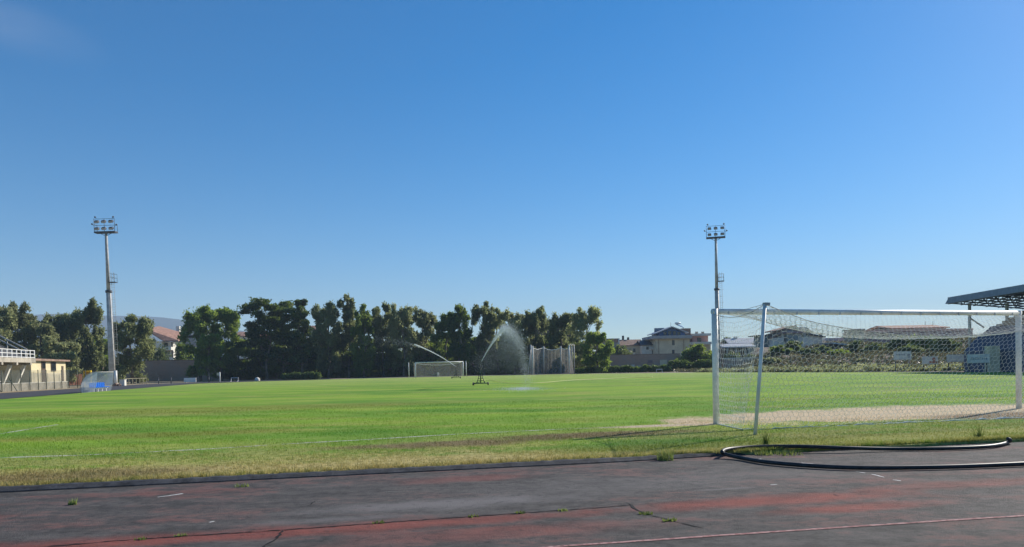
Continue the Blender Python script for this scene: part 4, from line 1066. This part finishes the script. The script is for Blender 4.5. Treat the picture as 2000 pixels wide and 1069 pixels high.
for i, (px, top, w_, Y, lab) in enumerate(shr):
    p = on_bank(px, Y)
    tree('bank_shrub', px, top, w_, Y, lab, 'shrub', 'bush', (M_SHRUB, M_SHRUB, M_DARK, M_SHRUB)[i % 4] if i < 13 else M_EUCY, 80+i, group='shrubs on the right bank', base_z=min(p.z, P(px, top, Y).z-1.0), trunk_r=.06)
def tufts(n, x0, x1, y0, y1, seed, mat, name, label, dmax=99):
    r = np.random.default_rng(seed); V = []
    for k in range(n):
        x, y = r.uniform(x0, x1), r.uniform(y0, y1)
        if not 2.5 < (x-27)+(y-104)*.52 < dmax: continue
        V.append(leaf_quads(np.array([x, y, bank_z(x, y)+.15]), np.array([.5, .5, .35])*r.uniform(.6, 1.7), 26, r, .2, .3, -.5, 1.))
    V = np.concatenate(V); o = tris(name, V, np.arange(len(V)).reshape(-1, 4), mat); o['kind'] = 'stuff'; o['label'] = label
tufts(4200, 28, 86, 64, 140, 5, M_SCRUB, 'dry_scrub', 'dry scrub covering the bank behind the goal')
tufts(5200, 28, 60, 62, 112, 6, M_EUCY, 'dry_grass', 'pale dry grass along the foot of the bank', 9)
tree('cypress_tree', 1421, 658, 17, 176, 'small dark pointed conifer left of the grey low house', 'tree', 'cedar', M_PINE, 44, group='trees behind the bank')
t_ = house(1452, 172, 'long low grey house behind the net beside the conifer')
part(t_, 'wall', M_PALE, 1427, 1482, 705, 672, 172, 7, GZ); sideroof(t_, M_SHEET, 1425, 1482, 672, 661, 172, 7); a = P(1437, 660, 175); MB().box(a.x-.4, a.x+.4, a.y, a.y+.6, a.z-1.2, a.z+.3).build('chimney', M_PALE, t_)
window(t_, 1445, 1450, 684, 678, 172)
t_ = house(1440, 150, 'open sided shed with pale sheet roof above the low wall', 'shed', 'shed')
part(t_, 'wall', M_SHUT, 1416, 1470, 700, 679.5, 152, 4, GZ); part(t_, 'end_wall', M_TEAL, 1461, 1472, 700, 680, 150.5, 1.4, GZ); sideroof(t_, M_SHEET, 1413, 1472, 679, 672.5, 150, 6)
for px in (1420, 1437, 1455): part(t_, 'post', M_PALE, px, px+1.2, 700, 679.5, 150.2, .2, GZ)
t_ = house(1497, 160, 'small teal sheet hut between net pole and hillside villa', 'hut', 'hut')
part(t_, 'wall', M_TEAL, 1487, 1507, 700, 656, 160, 5, GZ); part(t_, 'roof', M_DKROOF, 1478, 1509, 656, 654.3, 159.6, 6)
# villa on the slope
YB = 158
t_ = house(1556, YB, 'broad pinkish villa with low gabled roofs on the slope behind goal')
part(t_, 'wall', M_PALE, 1508, 1606, 700, 659, YB, 9, GZ); part(t_, 'upper_wall', M_PALE, 1526, 1580, 659, 646, YB+1, 7)
m = MB().prism([P(1516, 645.5, YB+.5), P(1555, 635, YB+.5), P(1557, 637.5, YB+.5), P(1517, 647.5, YB+.5)], (0, 8, 0)); m.build('roof', M_BROWN, t_)
m = MB().prism([P(1527, 646, YB+.9), P(1555, 637.2, YB+.9), P(1557, 646, YB+.9)], (0, 6, 0)); m.build('gable', M_MAUVE, t_)
m = MB().prism([P(1555, 639, YB+.3), P(1576, 640, YB+.3), P(1588, 648, YB+.3), P(1556, 646, YB+.3)], (0, 8, 0)); m.build('rear_roof', M_GREYW, t_)
m = MB().prism([P(1507, 659.5, YB-.6), P(1526, 649, YB-.6), P(1527, 651, YB-.6), P(1508, 661, YB-.6)], (0, 9, 0)); m.build('side_roof', M_BROWN, t_)
m = MB().prism([P(1580, 651, YB-.6), P(1613, 657, YB-.6), P(1613, 659.5, YB-.6), P(1580, 654, YB-.6)], (0, 9, 0)); m.build('side_roof', M_DKROOF, t_)
m = MB().prism([P(1580, 654, YB+.1), P(1608, 659, YB+.1), P(1580, 660, YB+.1)], (0, 6, 0)); m.build('gable', M_PALE, t_)
part(t_, 'balcony', M_MAUVE, 1528, 1572, 651, 647.5, YB-.2, 1.1)
for px in (1532, 1548, 1565): window(t_, px, px+4, 658.8, 653, YB+1)
window(t_, 1532, 1535.5, 667, 660.5, YB, M_SHUT); part(t_, 'entrance_block', M_TEAL, 1538, 1560, 690, 656, YB-1.4, 1.3)
for px in (1582, 1603): a = P(px, 648 if px < 1590 else 652, YB+3); MB().box(a.x-.25, a.x+.25, a.y, a.y+.5, a.z-1.2, a.z+.2).build('chimney', M_DKROOF, t_)
t_ = house(1640, 165, 'long low house with rounded grey roof left of concrete tower')
part(t_, 'wall', M_PALE, 1612, 1670, 700, 666, 165, 7, GZ); m = MB().prism([P(1612, 660.5, 164.6), P(1636, 660.5, 164.6), P(1648, 658.5, 164.6), P(1671, 658, 164.6), P(1671, 666, 164.6), P(1612, 666, 164.6)], (0, 7.8, 0)); m.build('roof', M_SHEET, t_)
window(t_, 1622, 1627, 676, 669, 165); window(t_, 1644, 1649, 676, 669, 165)
t_ = house(1645, 128, 'low shed with light metal roof on top of the bank', 'shed', 'shed')
part(t_, 'wall', M_SHUT, 1631, 1663, 692, 675.5, 128.6, 4); m = MB().prism([P(1625, 669, 128), P(1663, 673, 128), P(1664, 675.5, 128), P(1626, 671.5, 128)], (0, 6, 0)); m.build('roof', M_SHEET, t_)
for px in (1640, 1652): part(t_, 'post', M_PALE, px, px+1, 692, 675.3, 128.1, .2)
YT = 150
t_ = house(1680, YT, 'square concrete tower joined to the mauve brick building', 'tower', 'tower')
part(t_, 'wall', M_CONC, 1670, 1689, 700, 645, YT, 5, GZ); part(t_, 'parapet', M_CONC, 1669, 1690, 645, 642.5, YT-.3, 5.6); window(t_, 1677, 1679.5, 660, 652, YT); part(t_, 'canopy', M_CONC, 1664, 1670, 652, 650, YT+.5, 3)
t_ = house(1740, 152, 'long mauve brick building with flat roof and terracotta ridge behind')
part(t_, 'wall', M_MAUVE, 1690.2, 1900, 700, 647, 152, 10, GZ); part(t_, 'parapet', M_PINK, 1690.2, 1901, 647, 643.5, 151.7, 10.6)
rf = sideroof(t_, M_RED, 1742, 1850, 642, 634.5, 158, 12)
for px in (1807, 1822): MB().tube([P(px, 636, 160), P(px, 628, 160)], .05, 5).build('aerial', M_DKMETAL, rf)
for k in range(5): window(t_, 1700+k*13, 1706+k*13, 660, 652.5, 152, M_SHUT)
part(t_, 'upper_wall', M_OCHRE, 1744, 1848, 644, 641.5, 158.5, 10)

# ------------------------------------------------------------------ right stand
S0 = Vector((P(1883, 720, 70).x, 70, GZ))
ADIR = Vector((.25, -.968, 0)).normalized(); BDIR = Vector((.968, .25, 0)).normalized()
t_ = thing('grandstand', S0, 'covered stand with shaded navy side wall at the right edge', 'grandstand')
def SP(l, b, z): return S0 + ADIR*l + BDIR*b + Vector((0, 0, z-GZ))
def zpx(px, py, l, b): q = SP(l, b, 0); return P(px, py, q.y).z
prof = [(0, GZ), (0, 1.9), (1.2, 3.0), (3.0, 4.1), (3.1, 4.25), (9.5, 5.0), (9.5, GZ)]
MB().prism([SP(0, b, z) for b, z in prof], ADIR*26).build('terrace', M_NAVY, t_)
m = MB()
for k in range(9): m.prism([SP(.6, 3.2+k*.7, 4.1+k*.32), SP(.6, 3.9+k*.7, 4.1+k*.32), SP(.6, 3.9+k*.7, 4.45+k*.32), SP(.6, 3.2+k*.7, 4.45+k*.32)], ADIR*24)
m.build('seating_steps', M_BROWN, t_)
pan = SP(-.06, 4.6, 0)
a, b = P(1934, 716, 65.6), P(1953, 716, 65.6)
MB().box(a.x, b.x, 65.6, 66.4, GZ, P(1943, 676, 65.6).z).build('buttress', M_OCHRE, t_)
e0 = P(1846, 594, 76.0); e1 = P(2003, 569, 64.0)
ed = (e1-e0); e2 = e0 + ed*2.6
up = Vector((0, 0, .62)); inn_ = Vector((ed.y, -ed.x, 0)).normalized()
if inn_.x < 0: inn_ = -inn_
inn_ = Vector((.97, .24, 0))
tip = Vector((0, 0, 0))
MB().prism([e0, e0+inn_*.25, e0+inn_*.25+up+ed.normalized()*.6, e0+up+ed.normalized()*.6], e2-e0).build('fascia', M_FASCIA, t_)
rz = Vector((0,0,.55))
rf = MB().prism([e0+inn_*.3+rz, e0+inn_*11+rz+Vector((0,0,.5)), e0+inn_*11+rz+Vector((0,0,.62)), e0+inn_*.3+rz+Vector((0,0,.12))], e2-e0).build('roof', M_SHEET, t_)
m = MB()
for k in range(17):
    o = e0 + ed*(.03+k*.15)
    m.beam(o+inn_*.3+Vector((0,0,.45)), o+inn_*10.5+Vector((0,0,.95)), .1)
    m.beam(o+inn_*.3+Vector((0,0,.05)), o+inn_*10.5-Vector((0,0,.55)), .12)
    for q in range(6):
        m.beam(o+inn_*(.3+q*1.7)+Vector((0,0,.05-q*.1)), o+inn_*(1.15+q*1.7)+Vector((0,0,.5+q*.08)), .07); m.beam(o+inn_*(1.15+q*1.7)+Vector((0,0,.5+q*.08)), o+inn_*(2.0+q*1.7)+Vector((0,0,-.05-q*.1)), .07)
for q in range(7): m.beam(e0+inn_*(.4+q*1.6)+Vector((0,0,.0-.09*q)), e0+inn_*(.4+q*1.6)+Vector((0,0,.0-.09*q))+(e2-e0), .09)
m.build('roof_truss', M_NAVY, rf)
for (px, l) in ((1894, 1.0), (1967, 5.0), (2060, 9.5)):
    c = P(px, 660, 74.5 if px < 1900 else 71); z1 = P(px, 600, c.y).z + .35
    MB().tube([Vector((c.x, c.y, GZ)), Vector((c.x, c.y, z1))], .15, 8).build('column', M_GREYPOLE, t_)
c = P(1894, 660, 74.5)
MB().tube([Vector((c.x, c.y, P(1895, 621, 74.5).z)), P(1922, 640, 74.5)], .08, 6).build('brace', M_GREYPOLE, t_)
# advert boards
def board(px0, px1, y0, y1, Y, label, extra=None):
    a, b = P(px0, y0, Y), P(px1, y0, Y); z0, z1 = P((px0+px1)/2, y0, Y).z, P((px0+px1)/2, y1, Y).z
    t_ = thing('advert_board', ((a.x+b.x)/2, Y, GZ), label, 'advert board', 'advert boards below the bank')
    p = MB().box(a.x, b.x, Y, Y+.06, z0, z1).build('panel', M_BOARD, t_)
    for x in (a.x+.2, b.x-.2): MB().box(x-.04, x+.04, Y+.08, Y+.16, GZ, z1-.1).build('leg', M_DKMETAL, t_)
    MB().box(a.x-.03, b.x+.03, Y+.065, Y+.078, z0-.04, z1+.04).build('frame', M_GREYPOLE, t_)
    return t_, p, a, b, z0, z1
_, p, a, b, z0, z1 = board(1746.5, 1780, 702.5, 687, 80, 'white board with faint grey marks, nearest the bank foot')
MB().box(b.x-.45, b.x-.15, 79.985, 79.995, z0+.2, z1-.25).build('emblem', M_GREYW, p)
m = MB()
for k in range(6): m.box(a.x+.2+k*.17, a.x+.3+k*.17, 79.985, 79.995, z0+.45, z0+.62)
m.build('lettering', M_GREYW, p)
_, p, a, b, z0, z1 = board(1802, 1832, 711, 697, 77, 'cream board with an orange emblem on its right half')
m = MB(); m.tube([Vector((b.x-.42, 76.98, (z0+z1)/2+.1)), Vector((b.x-.42, 76.992, (z0+z1)/2+.1))], .2, 12); m.box(b.x-.9, b.x-.1, 76.98, 76.992, z0+.08, z0+.28)
m.build('emblem', M_ORANGE, p)
board(1850, 1886, 707, 693, 74.5, 'dull grey board between the cream and the widest one')
_, p, a, b, z0, z1 = board(1890.5, 1933, 709, 692.5, 65.0, 'widest white board in front of the dark stand wall')
m = MB()
for k in range(9): m.box(a.x+.25+k*.17, a.x+.34+k*.17, 64.985, 64.995, (z0+z1)/2-.1, (z0+z1)/2+.12)
m.build('lettering', M_GREYW, p)

# ------------------------------------------------------------------ left: stand, hut, fence
def AP(px, Y, lat=0): q = P(px, 730, Y); return Vector((q.x, Y, GZ))+SX*lat
o = Vector((P(70, 700, 80).x, 80, GZ))          # front far corner of the raised deck
t_ = thing('terrace_stand', o, 'concrete stand with white railing at the left edge', 'stand')
def LP(l, b, z): return o - AX*l - SX*b + Vector((0, 0, z-GZ))
z_d1, z_d0 = P(60, 700.5, 80).z, P(60, 709, 80).z
MB().prism([LP(0, 0, z_d0), LP(0, 5, z_d0), LP(0, 5, z_d1), LP(0, 0, z_d1)], -AX*30).build('deck', M_CONC, t_)
m = MB(); zt = P(60, 685.5, 80).z
for k in range(20):
    m.beam(LP(.1+k*1.05, .1, z_d1), LP(.1+k*1.05, .1, zt), .09)
for f in (0.0, .45, .9): zz = z_d1 + (zt-z_d1)*(1-f) ; m.beam(LP(.05, .1, zz), LP(26, .1, zz), .07)
m.beam(LP(.1, .1, zt), LP(.1, .9, zt), .07)
m.build('railing', M_WHITE, t_)
sl0, sl1 = LP(.4, .8, z_d1), LP(.4, 8.0, z_d1+4.1)
MB().prism([LP(.2, .7, z_d1+.02), LP(.2, 9, z_d1+4.8), LP(.2, 9, z_d1-.3), LP(.2, .7, z_d1-.3)], -AX*28).build('seating_slope', M_SLOPE, t_)
m = MB()
for h_ in (.55, 1.0): m.beam(LP(.25, .75, z_d1+h_), LP(.25, 9, z_d1+h_+4.75), .12)
for k in range(5): m.beam(LP(.25, .75+k*1.9, z_d1+1.09*k), LP(.25, .75+k*1.9, z_d1+1.09*k+1.0), .09)
m.build('slope_handrail', M_GREYPOLE, t_)
m = MB()
for k in range(6):
    m.beam(LP(1.2+k*3.2, .0, z_d0-.12), LP(1.2+k*3.2, 5, z_d0-.12), .35, .3)
m.build('deck_beam', M_CONC, t_)
for k in range(5): MB().beam(LP(1.4+k*3.2, 1.7, GZ), LP(1.4+k*3.2, .6, z_d0-.25), .3).build('strut', M_WHITEW, t_)
MB().prism([LP(.3, 4.2, GZ), LP(.3, 4.5, GZ), LP(.3, 4.5, z_d0-.3), LP(.3, 4.2, z_d0-.3)], -AX*28).build('rear_wall', M_OCHRE, t_)
for k in range(4): c = LP(2.4+k*3.2, 4.18, 2.1); MB().obox(c, AX*.8, SX*.05, (0,0,.45)).build('opening', M_GLASS, t_)
# hut
o2 = Vector((P(60, 700, 81).x, 81, GZ))
t_ = thing('changing_hut', o2, 'small cream hut with brown roof beside the concrete stand', 'hut')
def HP(l, b, z): return o2 + AX*l - SX*b + Vector((0, 0, z-GZ))
zr = P(110, 705.5, 86).z
Lh = 9.6
MB().prism([HP(0,0,1.75), HP(0,6,1.75), HP(0,6,zr), HP(0,0,zr)], AX*Lh).build('wall', M_CREAM, t_)
MB().prism([HP(0,-.01,GZ), HP(0,6,GZ), HP(0,6,1.75), HP(0,-.01,1.75)], AX*Lh).build('plinth_wall', M_OCHRE, t_)
MB().prism([HP(-.2,-.45,zr), HP(-.2,6.4,zr+.5), HP(-.2,6.4,zr+.68), HP(-.2,-.45,zr+.2)], AX*(Lh+.5)).build('roof', M_BROWN, t_)
def onw(l0, l1, z0, z1, name, mat, par, pr=.06):
    return MB().prism([HP(l0,-pr,z0), HP(l0,.05,z0), HP(l0,.05,z1), HP(l0,-pr,z1)], AX*(l1-l0)).build(name, mat, par)
d = onw(2.6, 3.7, GZ+.05, 3.05, 'door', M_SHUT, t_); onw(2.75, 3.55, 2.3, 2.9, 'pane', M_GLASS, d, .08)
d = onw(5.2, 6.6, 1.95, 3.05, 'window', M_SHUT, t_); onw(5.3, 6.5, 2.05, 2.95, 'pane', M_GLASS, d, .08)
d = onw(8.3, 8.8, GZ+.05, 2.6, 'door', M_SHUT, t_)
# fence and low wall along the straight
w0 = G(-60, 770, GZ); w1 = G(132, 759.5, GZ)
w0 = Vector((-49.5, 66, GZ)); 
def FPt(px, py): q = G(px, py, GZ); return Vector((q.x, q.y, GZ))
fa, fbp = FPt(-40, 768), FPt(133, 758.5)
t_ = thing('low_wall', fa, 'low beige wall under the mesh fence along the straight', 'wall')
fu = (fbp-fa).normalized(); fn_ = Vector((-fu.y, fu.x, 0))
MB().prism([fa, fbp, fbp+fn_*.25, fa+fn_*.25], (0,0,.78)).build('wall', M_CONC, t_)
MB().prism([fa-fn_*.03+Vector((0,0,.78)), fbp-fn_*.03+Vector((0,0,.78)), fbp+fn_*.28+Vector((0,0,.78)), fa+fn_*.28+Vector((0,0,.78))], (0,0,.07)).build('coping', M_WHITEW, t_)
t_ = thing('mesh_fence', fa, 'dark wire mesh fence with thin posts before the stand', 'fence')
fe = FPt(166, 757.5)
np_ = 13
for k in range(np_):
    p = fa.lerp(fbp, k/(np_-3)) if k <= np_-3 else fbp.lerp(fe, (k-(np_-3))/2)
    p = p - fn_*.12
    MB().tube([p, p+Vector((0,0,2.25))], .045, 6).build('post', M_GREEN, t_)
MB().add([fa-fn_*.12, fbp-fn_*.12, fbp-fn_*.12+Vector((0,0,2.2)), fa-fn_*.12+Vector((0,0,2.2))], [(0,1,2,3)]).build('mesh_panel', M_FENCE, t_)
MB().add([fbp-fn_*.12, fe-fn_*.12, fe-fn_*.12+Vector((0,0,2.2)), fbp-fn_*.12+Vector((0,0,2.2))], [(0,1,2,3)]).build('mesh_panel', M_FENCE, t_)
m = MB()
for k in (1, 2.6): p = fa.lerp(fbp, k/(np_-3)); m.tube([p-fn_*1.0, p-fn_*.14+Vector((0,0,1.6))], .035, 5)
m.build('stay', M_GREEN, t_)
ra, rb_ = fa+fn_*2.2, fbp+fn_*2.2
t_ = thing('inner_railing', ra, 'white tubular railing behind the low beige wall', 'railing')
m = MB()
for z in (.55, 1.05): m.beam(ra+Vector((0,0,z)), rb_+Vector((0,0,z)), .06)
m.build('rail', M_WHITE, t_)
for k in range(14): p = ra.lerp(rb_, k/13); MB().beam(p, p+Vector((0,0,1.05)), .06).build('post', M_WHITE, t_)
# orange net, yellow frame
a = FPt(134, 754); b = FPt(161, 753); a.y += 8; b.y += 8; a.x = P(134, 740, a.y).x; b.x = P(161, 740, b.y).x
t_ = thing('orange_barrier', a, 'reddish plastic barrier netting right of the cream hut', 'barrier')
zz = P(148, 731, a.y).z
MB().add([a, b, Vector((b.x, b.y, zz)), Vector((a.x, a.y, zz))], [(0,1,2,3)]).build('netting', M_ONET, t_)
for k in range(5): p = a.lerp(b, k/4); MB().tube([p, Vector((p.x, p.y, zz+.1))], .05, 6).build('stake', M_BROWN, t_)
Y_ = 92; a, b = P(162, 724.5, Y_), P(177, 724.5, Y_); zt = P(170, 724, Y_).z
t_ = thing('yellow_frame', (a.x, Y_, GZ), 'bright yellow framed box standing behind the dugout', 'frame')
MB().box(a.x+.1, b.x-.1, Y_+.3, Y_+.5, .9, zt-.12).build('panel', plain('ochre_panel', (.42, .27, .04), .7), t_)
MB().box(a.x, b.x, Y_, Y_+.25, zt-.14, zt).build('top_bar', M_YEL, t_)
for x in (a.x, b.x-.13): MB().box(x, x+.13, Y_, Y_+.2, GZ, zt-.15).build('leg', M_YEL, t_)
# dugout
D0 = G(158.5, 769, GZ); D0.z = GZ
DH = 1.72; DD = 1.25; DL = 4.0
t_ = thing('dugout', D0, 'curved clear team dugout with a row of blue seats', 'dugout')
def DP(l, b, z): return D0 + AX*l + SX*b + Vector((0, 0, z))
arc = [(0, 0), (.0, .45), (.06, .8), (.2, 1.15), (.45, 1.48), (.8, 1.68), (1.25, 1.74)]
m = MB(); n = len(arc); N_ = 6
vs = [DP(DL*i/N_, b, z) for i in range(N_+1) for b, z in arc]
m.add(vs, [(i*n+k, i*n+k+1, (i+1)*n+k+1, (i+1)*n+k) for i in range(N_) for k in range(n-1)])
m.build('shell', M_POLY, t_, smooth=True)
for l in (0.02, DL-.02):
    MB().add([DP(l, b+.02, z) for b, z in arc]+[DP(l, 1.2, .9), DP(l, 1.0, .0)], [tuple(range(n+2))]).build('end_panel', M_POLY, t_)
m = MB()
for l in (0, DL*.33, DL*.66, DL): m.tube([DP(l, b-.02, z+.02) for b, z in arc], .025, 5)
m.tube([DP(0, 1.25, 1.74), DP(DL, 1.25, 1.74)], .03, 5); m.tube([DP(0, .02, .03), DP(DL, .02, .03)], .03, 5)
m.build('rib_frame', M_GREYPOLE, t_)
for k in range(8):
    l = .38+k*.46; mm = MB()
    mm.obox(DP(l, .78, .46), AX*.19, SX*.2, (0,0,.035)); mm.obox(DP(l, .56, .66), AX*.19, SX*.035, (0,0,.20))
    mm.build('seat', M_SEAT, t_, bevel=.02)
m = MB(); m.beam(DP(.1, .78, .38), DP(DL-.1, .78, .38), .06)
for l in (.5, 1.5, 2.5, 3.5): m.beam(DP(l, .78, 0), DP(l, .78, .38), .06); m.beam(DP(l, .6, .04), DP(l, 1.2, .04), .05)
m.beam(DP(.3, 1.15, .06), DP(DL-.2, 1.15, .06), .06)
m.build('seat_frame', M_WHITE, t_)
# small things by the far straight
def onground(px, Y): return Vector((P(px, 740, Y).x, Y, GZ))
p = onground(226, 108); t_ = thing('white_post', p, 'short thick white post right beside the mast foot', 'post')
MB().tube([p, Vector((p.x, p.y, P(226, 724, 108).z))], .22, 10).build('pole', M_WHITE, t_); MB().tube([p, p+Vector((0,0,.3))], .34, 10).build('foot', M_CONC, t_)
p = onground(238, 97); t_ = thing('white_box', p, 'pale square cabinet on the ground right of the mast', 'cabinet')
MB().box(p.x-.33, p.x+.33, p.y, p.y+.5, GZ, P(238, 742.5, 97).z).build('cabinet', M_WHITEW, t_, bevel=.03); MB().box(p.x-.26, p.x+.26, p.y-.03, p.y+.005, GZ+.1, .5).build('door', M_WHITE, t_); MB().box(p.x-.37, p.x+.37, p.y-.04, p.y+.54, P(238, 742.5, 97).z+.002, P(238, 741.8, 97).z+.03).build('lid', M_PALE, t_)
for i, (px, Y, s_, lab) in enumerate(((227.5, 96, .35, 'brown earth clod at the mast foot beside the post'), (233.5, 94, .3, 'smaller brown clod left of the pale cabinet'))):
    p = onground(px, Y); m = MB()
    for k in range(5): m.ball(p+Vector((rnd.uniform(-.3,.3), rnd.uniform(-.2,.2), .12+rnd.uniform(0,.2))), (s_*.6, s_*.6, s_*.5), 7, 5)
    tag(m.build('earth_clod', M_BROWN, origin=p), lab, 'clod')
p0, p1 = onground(244, 112), onground(286, 118); t_ = thing('barrier_rail', p0, 'long low pale rail before the trees right of the mast', 'rail')
z_ = P(265, 739.3, 115).z
MB().beam(Vector((p0.x, p0.y, z_)), Vector((p1.x, p1.y, z_)), 0.10).build('rail', M_RAIL, t_)
for k in range(7): p = p0.lerp(p1, k/6); MB().beam(p, Vector((p.x, p.y, z_-.06)), .09).build('leg', M_RAIL, t_)
p = onground(370, 118); t_ = thing('white_board', p, 'blank white board lying low before the left wall', 'board')
a, b = P(359, 739.5, 118), P(382.5, 739.5, 118)
MB().box(a.x, b.x, 118, 118.12, .0, P(370, 738.3, 118).z).build('panel', M_WHITE, t_)
for x in (a.x+.2, b.x-.3): MB().box(x, x+.12, 118.14, 118.3, GZ, .5).build('leg', M_GREYPOLE, t_)
p = onground(429.5, 108); t_ = thing('corner_post', p, 'lone thin white post at the far left pitch corner', 'post')
MB().tube([p, Vector((p.x, p.y, P(429.5, 727, 108).z))], .09, 8).build('pole', M_WHITE, t_); MB().obox(Vector((p.x-.25, p.y, P(429.5, 731, 108).z)), (.2,0,0), (0,.02,0), (0,0,.22)).build('flag', plain('pale_flag', (.5,.5,.35)), t_)
def hurdle(px0, px1, Y, ztop_px, label, r_=.06):
    a, b = onground(px0, Y), onground(px1, Y); zt = P((px0+px1)/2, ztop_px, Y).z
    t_ = thing('hurdle', a, label, 'hurdle', 'hurdles')
    MB().beam(Vector((a.x-.05, Y, zt)), Vector((b.x+.05, Y, zt)), .11).build('bar', M_OLDWHITE, t_)
    for p in (a, b): MB().beam(p, Vector((p.x, Y, zt-.08)), .08).build('leg', M_OLDWHITE, t_); MB().beam(p+Vector((0,-.02,.06)), p+Vector((0,-.6,.06)), .1).build('foot', M_WHITE, t_)
hurdle(451.5, 465, 120, 738.3, 'white hurdle left of the pale dome before the wall')
hurdle(1282.5, 1293.5, 122, 721.5, 'white hurdle in front of the long low hedge')
p = onground(502.5, 119); m = MB(); m.ball(p+Vector((0,0,.25)), (.42,.42,.42), 12, 8)
t_ = thing('round_marker', p, 'pale round dome between hurdle and clipped hedge', 'marker')
m.build('dome', M_PALE, t_); MB().tube([p, p+Vector((0,0,.16))], .46, 10).build('base_ring', M_CONC, t_)
for px, lab in ((309.5, 'first dark bollard along the far straight'), (334, 'second dark bollard along the far straight'), (408, 'dark bollard near the lone white post')):
    p = onground(px, 112); t_ = thing('bollard', p, lab, 'bollard', 'dark bollards by the straight')
    MB().tube([p, p+Vector((0,0,.9))], .065, 8).build('pole', M_DKMETAL, t_); MB().tube([p+Vector((0,0,.9)), p+Vector((0,0,1.0))], .085, 8).build('cap', M_DKMETAL, t_)
